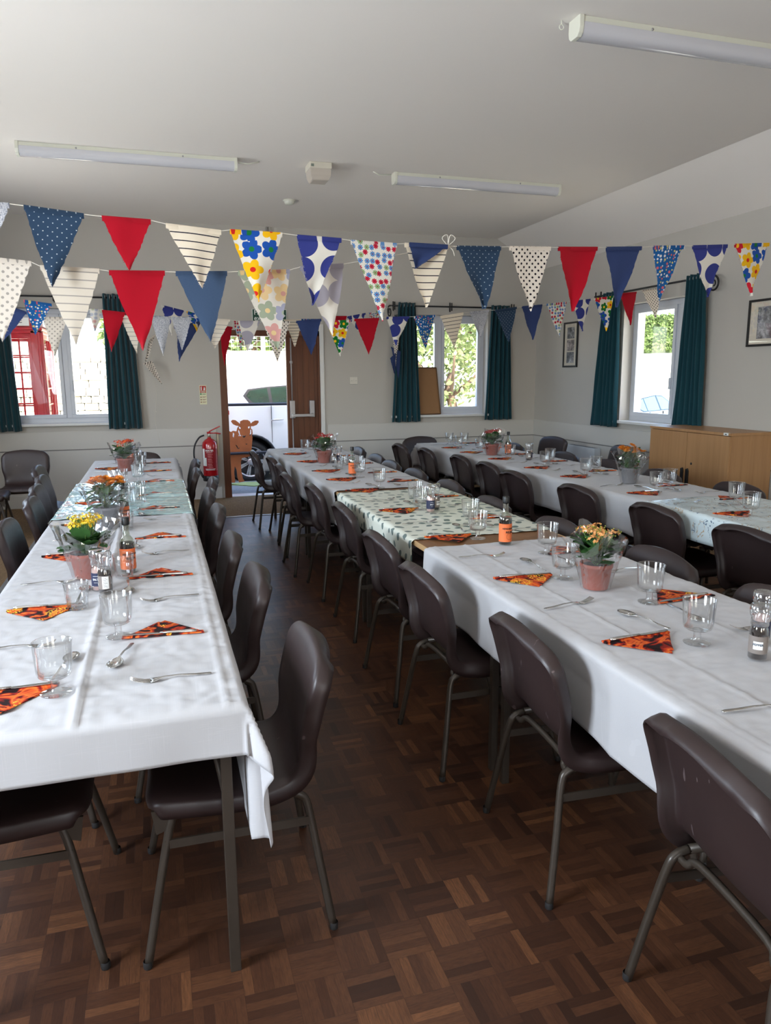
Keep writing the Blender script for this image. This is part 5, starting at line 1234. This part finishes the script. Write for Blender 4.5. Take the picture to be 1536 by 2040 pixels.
def bow(root, p, s=.03):
    p = Vector(p); m = MB()
    for a in (-1, 1): m.tube(smooth_path([p, p + Vector((a * s * .9, -.006, s * .9)), p + Vector((a * s * .2, -.008, s * 1.3)), p], 5), .0018, 6)
    for a in (-1, 1): m.tube(smooth_path([p, p + Vector((a * s * .6, -.004, -s * .5)), p + Vector((a * s * .9, 0, -s * 1.2))], 4), .0017, 6)
    m.lathe([(0, -.006), (.006, 0), (0, .006)], 8, c=tuple(p)); m.build('knot', CORD, root)
def string(key, name, label, start, end, extra_end=None):
    root = thing('bunting', label, 'bunting', (0, 0, 0), 0, 'strings of bunting across the hall'); L_ = BUNTING[key]; pts = [Vector(start)]
    for A, B, T, kind in L_: pennant(root, A, B, T, kind, key in ('front', 'second')); pts += [Vector(A), Vector(B)]
    pts.append(Vector(end)); cordline(root, pts); return root
r = string('front', 'a', 'front string of bunting, the highest, running across the whole picture', (XL, 3.02, 2.22), (XR, 3.58, 2.27))
bow(r, BUNTING['front'][7][1], .035)
f7 = BUNTING['front'][7]; pennant(r, (f7[0][0] + .018, f7[0][1] - .014, f7[0][2]), (f7[1][0] - .008, f7[1][1] - .014, f7[1][2]), (f7[0][0] + .05, f7[0][1] - .02, f7[0][2] - .105), 'blue')
r = string('second', 'b', 'second string of bunting just behind the front one, sagging from the left to the knot', (XL, 3.10, 2.05), BUNTING['front'][7][1])
string('third', 'c', 'long lower string of bunting ending at the right wall curtain pole', (XL, 5.40, 2.12), (XR - .09, 6.50, 2.41))
r = string('back', 'd', 'rearmost tangled string of bunting over the fire exit, ending at the curtain pole', (-.30, YB - .12, 2.39), (2.93, YB - .10, 2.36))
# loose ends: a dotted flag and cord by the left curtain, a bunch by the curtain right of the door
root = thing('bunting', 'loose end of bunting hanging by the left curtain, a dotted flag and a long cord', 'bunting', (0, 0, 0), 0, 'strings of bunting across the hall')
pennant(root, (-.02, 9.20, 1.94), (.05, 9.24, 1.99), (-.08, 9.22, 1.66), 'dots'); pennant(root, (-.10, 9.2, 1.66), (.0, 9.22, 1.69), (.09, 9.25, 1.42), 'dots')
cordline(root, smooth_path([(-.16, 9.372, 2.44), (-.16, 9.30, 2.412), (-.12, 9.25, 2.3), (-.03, 9.20, 1.98), (-.0, 9.23, 1.6), (.02, 9.25, 1.3), (-.01, 9.25, 1.0), (.03, 9.3, .72)], 6))
m = MB(); m.lathe([(0, -.008), (.008, 0), (0, .008)], 8, c=(.005, 9.24, 1.1)); m.build('knot', CORD, root)
root = thing('bunting', 'bunched end of bunting hanging beside the curtain right of the fire exit', 'bunting', (0, 0, 0), 0, 'strings of bunting across the hall')
pennant(root, (2.93, 9.20, 2.10), (3.02, 9.16, 2.10), (2.97, 9.18, 1.62), 'dots'); pennant(root, (2.92, 9.22, 1.86), (3.02, 9.14, 1.80), (3.0, 9.16, 1.47), 'blue'); pennant(root, (2.90, 9.19, 1.72), (2.96, 9.15, 1.78), (2.955, 9.17, 1.50), 'blue')
cordline(root, smooth_path([(2.95, 9.378, 2.385), (2.95, 9.305, 2.392), (2.97, 9.2, 2.12), (2.96, 9.18, 1.7)], 5))

# ================================================================== CURTAINS AND POLES
def curtain(name, label, axis, a0, a1, c, s, ztop, zbot, seed, flare=0.0, npl=7, eyelet_at=None):
    """pleated panel hanging from eyelets; c = plane, s = towards the room"""
    rr = random.Random(seed); root = thing(name, label, 'curtain', (0, 0, 0), 0, 'teal curtains at the windows'); NU, NV = 120, 26; pts = []; ph = rr.uniform(0, 6)
    for j in range(NV):
        t = j / (NV - 1); z = ztop + (zbot - ztop) * t
        lo = a0[0] + (a0[1] - a0[0]) * t; hi = a1[0] + (a1[1] - a1[0]) * t
        for i in range(NU):
            u = i / (NU - 1); amp = .030 * (1 - .25 * t)
            warp = .05 * math.sin(3.1 * u * 2 + ph + t * 1.2) * t
            d = amp * math.sin(2 * PI * npl * (u + warp * .5) ) + .010 * t * math.sin(2 * PI * 2.3 * u + ph) + .004 * math.sin(17 * u + 9 * t)
            a = lo + (hi - lo) * u; p = c + s * (.045 + d)
            pts.append((a, p, z + .004 * math.sin(20 * u)) if axis == 'y' else (p, a, z + .004 * math.sin(20 * u)))
    m = MB(); m.grid(pts, NV, NU); o = m.build('curtain_panel', CURTAIN, fix=False); md = o.modifiers.new('t', 'SOLIDIFY'); md.thickness = .004; bake(o); o.parent = root
    for k in range(npl):
        a = a0[0] + (a1[0] - a0[0]) * (k + .5) / npl; m = MB(); q = []
        for e in range(17):
            th = 2 * PI * e / 16; q.append((a, c + s * .045 + .022 * math.cos(th), ztop - .035 + .022 * math.sin(th)) if axis == 'y' else (c + s * .045 + .022 * math.cos(th), a, ztop - .035 + .022 * math.sin(th)))
        m.tube(q, .0045, 6, caps=False); m.build('eyelet', GREYMETAL, root)
    return root
ZR = 2.40
curtain('curtain', 'teal curtain at the left edge of the picture, left of the red phone box', 'y', (-1.92, -1.92), (-1.52, -1.46), YB - .03, -1, ZR + .04, .905, 1, npl=6)
curtain('curtain', 'teal curtain between the left window and the fire extinguisher notice', 'y', (-.50, -.53), (-.20, -.155), YB - .03, -1, ZR + .04, .905, 2, npl=6)
curtain('curtain', 'teal curtain on the left side of the window with the cardboard panel', 'y', (3.05, 2.95), (3.28, 3.35), YB - .03, -1, ZR + .02, .90, 3, npl=5)
curtain('curtain', 'teal curtain on the right side of the window with the cardboard panel', 'y', (4.35, 4.27), (4.62, 4.68), YB - .03, -1, ZR + .01, .90, 4, npl=5)
curtain('curtain', 'teal curtain left of the right wall window, beside the small picture', 'x', (7.35, 7.33), (7.68, 7.88), XR - .03, -1, ZR + .01, .905, 5, npl=6)
curtain('curtain', 'teal curtain right of the right wall window, above the wooden cabinet', 'x', (5.99, 5.94), (6.27, 6.37), XR - .03, -1, ZR + .03, .93, 6, npl=6)
def pole(label, axis, a0, a1, c, s, z, scroll=(), brackets=()):
    root = thing('curtain_pole', label, 'curtain pole'); P = (lambda a, d, zz: (a, c + s * d, zz)) if axis == 'y' else (lambda a, d, zz: (c + s * d, a, zz))
    m = MB(); m.tube([P(a0, .075, z), P(a1, .075, z)], .010, 10); m.build('pole', BLACK, root)
    for b in brackets:
        m = MB(); m.tube([P(b, .0, z), P(b, .075, z)], .008, 8); m.tube([P(b, .006, z - .06), P(b, .006, z + .06)], .009, 4, square=True); m.tube([P(b, .075, z - .05), P(b, .075, z + .05)], .008, 8); m.build('bracket', BLACK, root)
    for a, dr in scroll:
        q = []
        for k in range(34):
            th = k / 33 * 2 * PI * 1.45; r_ = .075 * (1 - .75 * k / 33); q.append(P(a + dr * (.0 + r_ * math.sin(th) * 1.0), .075, z - .075 + r_ * math.cos(th)))
        m = MB(); m.tube(q, [.010 - .004 * k / 33 for k in range(34)], 8); m.build('finial', BLACK, root)
    return root
pole('black iron curtain pole over the left back window', 'y', -2.0, -.14, YB, -1, ZR, brackets=(-.16, -1.02))
pole('black iron curtain pole over the window right of the fire exit', 'y', 2.93, 4.72, YB, -1, ZR - .02, scroll=((2.93, -.35),), brackets=(3.0, 3.784, 4.68))
pole('black iron curtain pole with scrolled end over the right wall window', 'x', 5.90, 7.86, XR, -1, ZR - .01, scroll=((5.90, -1),), brackets=(6.0, 7.84))

# ================================================================== CEILING FITTINGS
DIFF = plain('opal_diffuser', srgb(206, 206, 212), .22, coat=.5); FITW = plain('white_enamel', srgb(222, 222, 208), .3)
def batten(x0, x1, y, label):
    root = thing('strip_light', label, 'ceiling light', ((x0 + x1) / 2, y, ZC), 0, 'unlit strip lights on the ceiling'); h = (x1 - x0) / 2
    m = MB(); m.box(-h + .02, h - .02, -.045, .045, -.040, 0); m.build('spine', FITW, root, bevel=.003)
    m = MB(); sec = [(-.05, -.030), (-.052, -.055), (-.046, -.078), (-.03, -.092), (0, -.096), (.03, -.092), (.046, -.078), (.052, -.055), (.05, -.030)]
    m.grid([(x, a, b) for x in (-h + .02, h - .02) for a, b in sec], 2, len(sec)); m.build('diffuser', DIFF, root, fix=False)
    for e in (-1, 1):
        m = MB(); m.prism([(-.053, 0), (-.055, -.055), (-.048, -.082), (-.03, -.097), (.03, -.097), (.048, -.082), (.055, -.055), (.053, 0)], min(e * h, e * (h - .025)), max(e * h, e * (h - .025)), mat=Matrix(((0, 0, 1, 0), (1, 0, 0, 0), (0, 1, 0, 0), (0, 0, 0, 1)))); m.build('end_cap', FITW, root, bevel=.003)
    for q in (-.4, .4):
        m = MB(); m.lathe([(0, 0), (.007, 0), (.007, .002), (0, .003)], 10); Mx = Matrix.Translation((q, -.0455, -.02)) @ Matrix.Rotation(PI / 2, 4, 'X'); m.v = [tuple(Mx @ Vector(v)) for v in m.v]; m.build('screw', GREYMETAL, root)
    return root
batten(-.90, .765, 6.62, 'unlit strip light over the far end of the left table, left of the emergency light')
batten(2.14, 3.795, 6.67, 'unlit strip light in the middle distance, right of the emergency light')
batten(2.14, 3.80, 3.66, 'unlit strip light nearest the camera, at the top right of the picture')
root = thing('ceiling_cable', 'short white cable on the ceiling at the right end of the left strip light', 'cable', (0, 0, 0))
m = MB(); m.tube([(.78, 6.62, ZC - .025), (.86, 6.62, ZC - .03), (.95, 6.62, ZC - .008)], .005, 6); m.build('cable', FITW, root)
root = thing('ceiling_cable', 'short white cable on the ceiling at the left end of the middle strip light', 'cable', (0, 0, 0))
m = MB(); m.tube([(2.12, 6.66, ZC - .02), (2.0, 6.65, ZC - .03), (1.95, 6.65, ZC - .008)], .005, 6); m.build('cable', FITW, root)
root = thing('ceiling_hook', 'small ring hook at the end of the nearest strip light', 'hook', (2.09, 3.70, ZC)); m = MB()
m.tube([(0, 0, 0), (0, 0, -.02)], .003, 6); m.tube([(.012 * math.sin(k / 16 * 2 * PI), 0, -.032 + .012 * math.cos(k / 16 * 2 * PI)) for k in range(17)], .0025, 6, caps=False); m.build('ring', FITW, root)
root = thing('emergency_light', 'square cream emergency light with ribbed diffuser in the middle of the ceiling', 'emergency light', (1.45, 6.60, ZC))
m = MB(); m.box(-.095, .095, -.10, .10, -.05, 0); m.build('housing', plain('cream_plastic', srgb(214, 208, 192), .4), root, bevel=.006)
m = MB(); pts = []
for z, s in ((-.048, 1.0), (-.10, .96), (-.135, .80), (-.14, .70)):
    pts.append([(-.09 * s, -.095 * s, z), (.09 * s, -.095 * s, z), (.09 * s, .095 * s, z), (-.09 * s, .095 * s, z)])
vs = [p for r_ in pts for p in r_]; m.add(vs, [(i * 4 + k, i * 4 + (k + 1) % 4, (i + 1) * 4 + (k + 1) % 4, (i + 1) * 4 + k) for i in range(3) for k in range(4)] + [(12, 13, 14, 15)])
d = m.build('diffuser', plain('beige_diffuser', srgb(196, 186, 174), .3), root, bevel=.003)
m = MB(); m.box(-.085, -.06, -.104, -.099, -.040, -.020); m.build('indicator', plain('grey_green_lens', srgb(120, 130, 120), .3), root)
root = thing('smoke_detector', 'round white smoke detector on the ceiling near the back wall', 'smoke detector', (1.43, 7.93, ZC))
m = MB(); m.lathe([(0, 0), (.062, 0), (.064, -.012), (.060, -.016), (0, -.016)], 32); m.build('base', FITW, root)
m = MB(); m.lathe([(.052, -.016), (.052, -.024), (.045, -.040), (.026, -.048), (0, -.05)], 32, rfun=lambda k, i, th, z: 1 - (.05 if (k % 4 == 0 and i == 1) else 0)); m.build('cover', FITW, root)

# ================================================================== WALL THINGS
# fire exit sign
root = thing('fire_exit_sign', 'green and white Fire exit sign above the open door, half hidden by bunting', 'sign', (1.405, YB - .012, 2.235))
GREENS = plain('safety_green', srgb(14, 74, 58), .4); WHT = plain('sign_white', srgb(232, 236, 232), .4)
m = MB(); m.box(-.212, .212, 0, .008, -.078, .078); m.build('border', WHT, root); m = MB(); m.box(-.205, .205, -.003, 0, -.072, .072); m.build('sign_panel', GREENS, root)
RX = Matrix.Rotation(PI / 2, 4, 'X')
text_mesh('lettering', 'Fire', .082, WHT, root, Matrix.Translation((-.19, -.0035, .034)) @ RX, align='LEFT', bold=.001)
text_mesh('lettering', 'exit', .082, WHT, root, Matrix.Translation((-.19, -.0035, -.034)) @ RX, align='LEFT', bold=.001)
m = MB()
def plate(pts): m.prism(pts, .003, .006, mat=Matrix.Translation((0, 0, 0)) @ RX)
plate([(.005, -.055), (.045, -.055), (.045, .055), (.005, .055)]); m.build('doorway_symbol', WHT, root)
m = MB(); m.lathe([(0, 0), (.011, 0), (.011, .001), (0, .001)], 14, c=(.092, .045, .003))
m.v = [tuple(RX @ Vector(v)) for v in m.v]; plate([(.07, .03), (.09, .032), (.10, .005), (.122, -.005), (.118, -.014), (.095, -.006), (.09, -.022), (.10, -.055), (.088, -.055), (.078, -.02), (.06, -.035), (.052, -.028), (.072, -.008)]); m.build('running_figure', WHT, root)
m = MB(); plate([(.135, .01), (.165, .01), (.165, .028), (.198, 0), (.165, -.028), (.165, -.01), (.135, -.01)]); m.build('arrow', WHT, root)
# extinguisher notice
root = thing('fire_extinguisher_notice', 'small red and cream extinguisher notice on the wall left of the door', 'sign', (.566, YB - .006, 1.287))
m = MB(); m.box(-.042, .042, 0, .005, -.115, .115); m.build('board', plain('cream_notice', srgb(226, 224, 190), .45), root)
RED2 = plain('notice_red', srgb(178, 44, 36), .45); GRN2 = plain('notice_green', srgb(74, 136, 88), .5); BRN2 = plain('notice_brown', srgb(150, 104, 82), .5)
m = MB(); m.box(-.036, .036, -.002, 0, .048, .108); m.build('red_panel', RED2, root); m = MB(); m.box(-.036, .036, -.002, 0, .026, .042); m.build('red_strip', RED2, root)
m = MB(); m.prism([(-.026, .055), (-.014, .055), (-.014, .085), (-.017, .09), (-.023, .09), (-.026, .085)], .002, .003, mat=RX); m.prism([(-.023, .09), (-.017, .09), (-.013, .102), (-.027, .098)], .002, .003, mat=RX)
m.prism([(.008, .056), (.016, .053), (.024, .058), (.027, .072), (.021, .084), (.020, .098), (.011, .084), (.012, .074), (.006, .070)], .002, .003, mat=RX); m.build('pictograms', WHT, root)
text_mesh('lettering', 'WATER', .013, WHT, root, Matrix.Translation((0, -.0022, .034)) @ RX)
m = MB(); m.box(-.036, -.018, -.002, 0, .000, .020); m.build('green_mark', GRN2, root)
m = MB(); m.box(-.012, .034, -.002, 0, .010, .014); m.box(-.012, .028, -.002, 0, .002, .006); m.build('green_lines', GRN2, root)
for z in (-.028, -.058, -.088):
    m = MB(); m.lathe([(0, 0), (.008, 0), (.008, .001), (0, .001)], 12, c=(-.027, z, .001)); m.v = [tuple(RX @ Vector(v)) for v in m.v]; m.build('brown_mark', BRN2, root)
    m = MB(); m.box(-.012, .034, -.002, 0, z + .002, z + .006); m.box(-.012, .024, -.002, 0, z - .006, z - .002); m.build('brown_lines', BRN2, root)
# fire extinguisher hung on the wall
EXR = plain('extinguisher_red', srgb(176, 16, 26), .18, coat=.6)
root = thing('fire_extinguisher', 'red water fire extinguisher with black hose hung on the wall beside the door', 'fire extinguisher', (.605, YB - .105, .245), 0)
m = MB(); m.lathe([(0, .02), (.088, .02), (.09, .03), (.09, .44), (.082, .475), (.055, .505), (.025, .518), (.022, .535), (0, .535)], 40); m.build('cylinder', EXR, root)
m = MB(); m.lathe([(0, 0), (.092, 0), (.095, .006), (.095, .062), (.091, .068), (0, .068)], 40); m.build('base_skirt', plain('black_plastic_cap', srgb(24, 24, 26), .4), root)
m = MB(); m.lathe([(0, .53), (.018, .53), (.018, .565), (.014, .58), (0, .58)], 16); m.tube([(0, 0, .555), (-.06, 0, .558)], .009, 8); m.build('valve', plain('brass_nickel', (.6, .58, .52), .3, metal=.9), root)
m = MB(); m.box(-.025, .018, -.012, .012, .575, .60); m.tube([(.0, 0, .60), (.05, 0, .625), (.135, -.005, .665)], .008, 6); m.build('squeeze_handle', EXR, root, bevel=.002)
m = MB(); m.tube([(.0, 0, .583), (.08, 0, .582), (.14, -.005, .572)], .008, 6); m.build('carry_handle', EXR, root)
m = MB(); m.tube(smooth_path([(-.06, 0, .558), (-.12, -.01, .53), (-.175, -.015, .44), (-.19, -.015, .32), (-.17, -.015, .20), (-.135, -.01, .13), (-.11, -.01, .08)], 6), .010, 10); m.build('hose', plain('black_hose', srgb(26, 28, 34), .45), root)
m = MB(); m.tube([(-.125, -.01, .12), (-.10, -.012, .06), (-.09, -.012, .04)], [.013, .015, .011], 10); m.build('nozzle', plain('black_plastic_cap', srgb(24, 24, 26), .4), root)
def wrap_patch(nm, a0, a1, z0, z1, r_, mt, par, n=12):
    m = MB(); pts = []
    for i in range(n + 1):
        a = math.radians(a0 + (a1 - a0) * i / n)
        for z in (z0, z1): pts.append((r_ * math.cos(a), r_ * math.sin(a), z))
    m.grid(pts, n + 1, 2); return m.build(nm, mt, par, fix=False)
lb = wrap_patch('label', -150, -25, .13, .40, .0906, plain('label_red', srgb(150, 16, 26), .4), root, 20)
text_mesh('lettering', 'WATER', .030, WHT, lb, Matrix.Rotation(math.radians(-98), 4, 'Z') @ Matrix.Translation((0, 0, .375)), radius=.0909, bold=.0008)
text_mesh('lettering', 'EXTINGUISHER', .0115, WHT, lb, Matrix.Rotation(math.radians(-98), 4, 'Z') @ Matrix.Translation((0, 0, .353)), radius=.0909)
for q in range(9): wrap_patch('small_print', -112 + (q % 3) * 2, -72 - (q * 7 % 11), .335 - q * .020, .328 - q * .020 + (.003 if q in (2, 5) else 0), .0909, plain('label_pink_print', srgb(206, 130, 132), .5), lb, 6)
wrap_patch('small_print', -135, -55, .150, .156, .0909, WHT, lb); wrap_patch('small_print', -130, -60, .138, .143, .0909, WHT, lb)
wrap_patch('service_tag', -160, -136, .285, .40, .0915, WHT, root); wrap_patch('service_tag', -158, -122, .19, .29, .0918, WHT, root)
m = MB(); m.box(.098, .115, .04, .105, .30, .57); m.build('wall_bracket', plain('brass_strip', srgb(206, 190, 160), .5), root)
# blank light switch / socket plate
root = thing('wall_plate', 'square white switch plate on the wall between the fire exit and the window', 'switch', (2.462, YB - .012, 1.443))
m = MB(); m.box(-.05, .05, 0, .012, -.045, .045); m.build('plate', plain('switch_white', srgb(214, 210, 200), .4), root, bevel=.004)
for x in (-.03, .03): m = MB(); m.lathe([(0, 0), (.004, 0), (.004, .002), (0, .002)], 10, c=(x, 0, 0)); m.v = [tuple(RX @ Vector(v)) for v in m.v]; m.build('screw', GREYMETAL, root)
for x in (-.011, .011): m = MB(); m.box(x - .006, x + .006, -.004, 0, -.014, .014); m.build('rocker', plain('switch_white', srgb(214, 210, 200), .4), root, bevel=.001)
# short pipe stub over the door, between wall and ceiling
root = thing('ceiling_bracket', 'small grey double bracket on the back wall under the ceiling above the door', 'bracket', (1.42, YB, 3.17))
for x in (-.02, .02): m = MB(); m.box(x - .008, x + .008, -.03, 0, -.04, .10); m.build('prong', plain('bracket_grey', srgb(170, 166, 158), .5), root)
# cardboard panel standing on the window sill
CARD = plain('brown_cardboard', srgb(150, 112, 76), .8, nscale=14, namt=.08)
root = thing('cardboard_panel', 'brown cardboard panel standing on the sill in the left half of the window', 'cardboard', (0, 0, 0))
m = MB(); m.add([(3.10, YB + .02, .985), (3.668, YB + .015, .985), (3.632, YB + .10, 1.60), (3.10, YB + .10, 1.605)], [(0, 1, 2, 3)]); o = m.build('sheet', CARD, root, fix=False); md = o.modifiers.new('s', 'SOLIDIFY'); md.thickness = .012; bake(o)
m = MB(); m.tube([(3.10, YB + .085, 1.604), (3.632, YB + .088, 1.601)], .008, 6); m.tube([(3.632, YB + .088, 1.60), (3.668, YB + .006, .99)], .008, 6); m.tube([(3.10, YB + .012, .992), (3.668, YB + .006, .992)], .008, 6); m.build('taped_edge', plain('brown_tape', srgb(116, 84, 54), .5), root)

# framed pictures on the right wall
def m_photo(name, seed, tint):
    m = new_mat(name); t = NT(m); co = t.vec('ADD', t.coord(), (seed, seed * 2.3, seed * .7)); _, y, z = t.sep(t.coord())
    n = t.noise(co, 26, 6, .7, .6); n2 = t.noise(co, 7, 3); f = t.math('ADD', t.math('MULTIPLY', n, .6), t.math('MULTIPLY', n2, .4))
    c = t.ramp(f, [(.34, tuple(v * .05 for v in tint)), (.5, tuple(v * .25 for v in tint)), (.62, tuple(v * .7 for v in tint))]); t.out(t.bsdf(c, .3)); return m
MOUNT = plain('ivory_mount', srgb(226, 218, 202), .7); PGLASS = thin_glass('picture_glass', (1, 1, 1), .03, .3, .02, .2)
def picture(label, y0, y1, z0, z1, bw, shots, lift=.0):
    root = thing('framed_picture', label, 'picture', (XR, (y0 + y1) / 2, (z0 + z1) / 2)); h, v = abs(y1 - y0) / 2, (z1 - z0) / 2
    m = MB(); m.box(-.022, -.002, -h, h, -v, -v + bw); m.box(-.022, -.002, -h, h, v - bw, v); m.box(-.022, -.002, -h, -h + bw, -v + bw, v - bw); m.box(-.022, -.002, h - bw, h, -v + bw, v - bw); m.build('frame', BLACK, root, bevel=.002)
    m = MB(); m.box(-.010, -.004, -h + bw * .8, h - bw * .8, -v + bw * .8, v - bw * .8); mt = m.build('mount', MOUNT, root)
    for k, (a0, a1, b0_, b1_) in enumerate(shots):
        m = MB(); m.box(-.0115, -.010, a0, a1, b0_, b1_); m.build('photograph', m_photo('old_photo_%d%d' % (len(shots), k), 3.1 * k + len(shots), (1.0, .86, .84) if k == 1 else (.92, .92, .97)), root)
    m = MB(); m.box(-.0145, -.0135, -h + bw * .9, h - bw * .9, -v + bw * .9, v - bw * .9); m.build('glazing', PGLASS, root)
    return root
picture('narrow black frame with three small old photographs near the corner', 8.30, 8.63, 1.59, 2.15, .022, [(-.085, .085, .075, .215), (-.085, .085, -.075, .06), (-.085, .085, -.225, -.09)])
picture('large black frame with an old street photograph at the right edge', 4.75, 5.50, 1.73, 2.13, .02, [(-.27, .27, -.135, .135)])

# heater, cabinet
root = thing('wall_heater', 'white flat panel heater on the right wall behind the chairs', 'heater', (XR - .015, 8.02, .42))
m = MB(); m.box(-.085, 0, -.335, .335, -.21, .21); m.build('panel', plain('heater_white', srgb(206, 214, 222), .35), root, bevel=.008)
m = MB()
for k in range(12): m.box(-.075 + .0, -.02, -.30 + k * .05, -.27 + k * .05, .209, .2125)
m.build('grille', plain('heater_grille', srgb(120, 126, 132), .5), root)
m = MB(); m.box(-.02, .014, .32, .36, -.15, .15); m.build('side_cover', plain('heater_grey', srgb(150, 150, 150), .5), root)
root = thing('wooden_cabinet', 'low beech cabinet with black handles against the right wall', 'cabinet', (0, 0, 0)); cx0, cx1, cy0, cy1, ct = 4.60, 5.05, 5.10, 6.16, 1.005
m = MB(); m.box(cx0 + .018, cx1, cy0, cy0 + .018, 0.03, ct - .024); m.box(cx0 + .018, cx1, cy1 - .018, cy1, 0.03, ct - .024); m.box(cx0 + .018, cx1, cy0 + .018, cy1 - .018, .03, .048); m.box(cx1 - .01, cx1, cy0 + .018, cy1 - .018, .048, ct - .024); m.build('carcass', BEECH, root)
m = MB(); m.box(cx0 - .004, cx1 + .005, cy0 - .006, cy1 + .006, ct - .024, ct); m.build('cabinet_top', BEECH, root, bevel=.002)
m = MB(); m.box(cx0 + .04, cx1 - .02, cy0 + .02, cy1 - .02, .0, .03); m.build('plinth', BLACK, root)
mid = 5.63
for a0, a1, hy, kh in ((cy0 + .003, mid - .002, mid - .035, None), (mid + .002, cy1 - .003, mid + .035, None)):
    m = MB(); m.box(cx0, cx0 + .018, a0, a1, .05, ct - .028); d = m.build('door', BEECH, root, bevel=.001)
    m = MB(); m.prism([(hy - .016, .50), (hy + .016, .50), (hy + .016, .645), (hy - .006, .655), (hy - .016, .63)], cx0 - .016, cx0, mat=Matrix(((0, 0, 1, 0), (1, 0, 0, 0), (0, 1, 0, 0), (0, 0, 0, 1)))); m.build('handle', BLACK, d, bevel=.004)
    if a0 < mid - .1 and a1 < mid + .1:
        m = MB(); m.lathe([(0, 0), (.011, 0), (.011, .004), (0, .004)], 14); Mx = Matrix.Translation((cx0, mid - .075, .70)) @ Matrix.Rotation(-PI / 2, 4, 'Y'); m.v = [tuple(Mx @ Vector(v)) for v in m.v]; m.build('lock', BLACK, d)
m = MB(); m.box(cx0 - .0052, cx0 - .004, cy0 + .02, cy0 + .075, ct - .022, ct - .001); m.box(cx0 - .0052, cx0 + .02, cy0 + .02, cy0 + .075, ct - .001, ct + .0005); lb = m.build('sticker', WHT, root)
m = MB(); m.box(cx0 - .0058, cx0 - .0052, cy0 + .038, cy0 + .060, ct - .016, ct - .008); m.build('sticker_print', INK, lb)

# frames and blinds of the windows beside and behind the camera (white frames, clear openings)
k = 4
for a0, a1, z0, z1 in WL:
    root = struct(thing('window_%d' % k, None, None)); k += 1; x0, x1 = XL - .20, XL - .14; m = MB()
    m.box(x0, x1, a0, a1, z0, z0 + .05); m.box(x0, x1, a0, a1, z1 - .05, z1); m.box(x0, x1, a0, a0 + .05, z0 + .05, z1 - .05); m.box(x0, x1, a1 - .05, a1, z0 + .05, z1 - .05); m.build('window_frame', UPVC, root)
    m = MB(); m.box(XL - .14, XL + .05, a0 - .04, a1 + .04, z0 - .028, z0 - .001); m.build('window_sill', TRIMP, root)
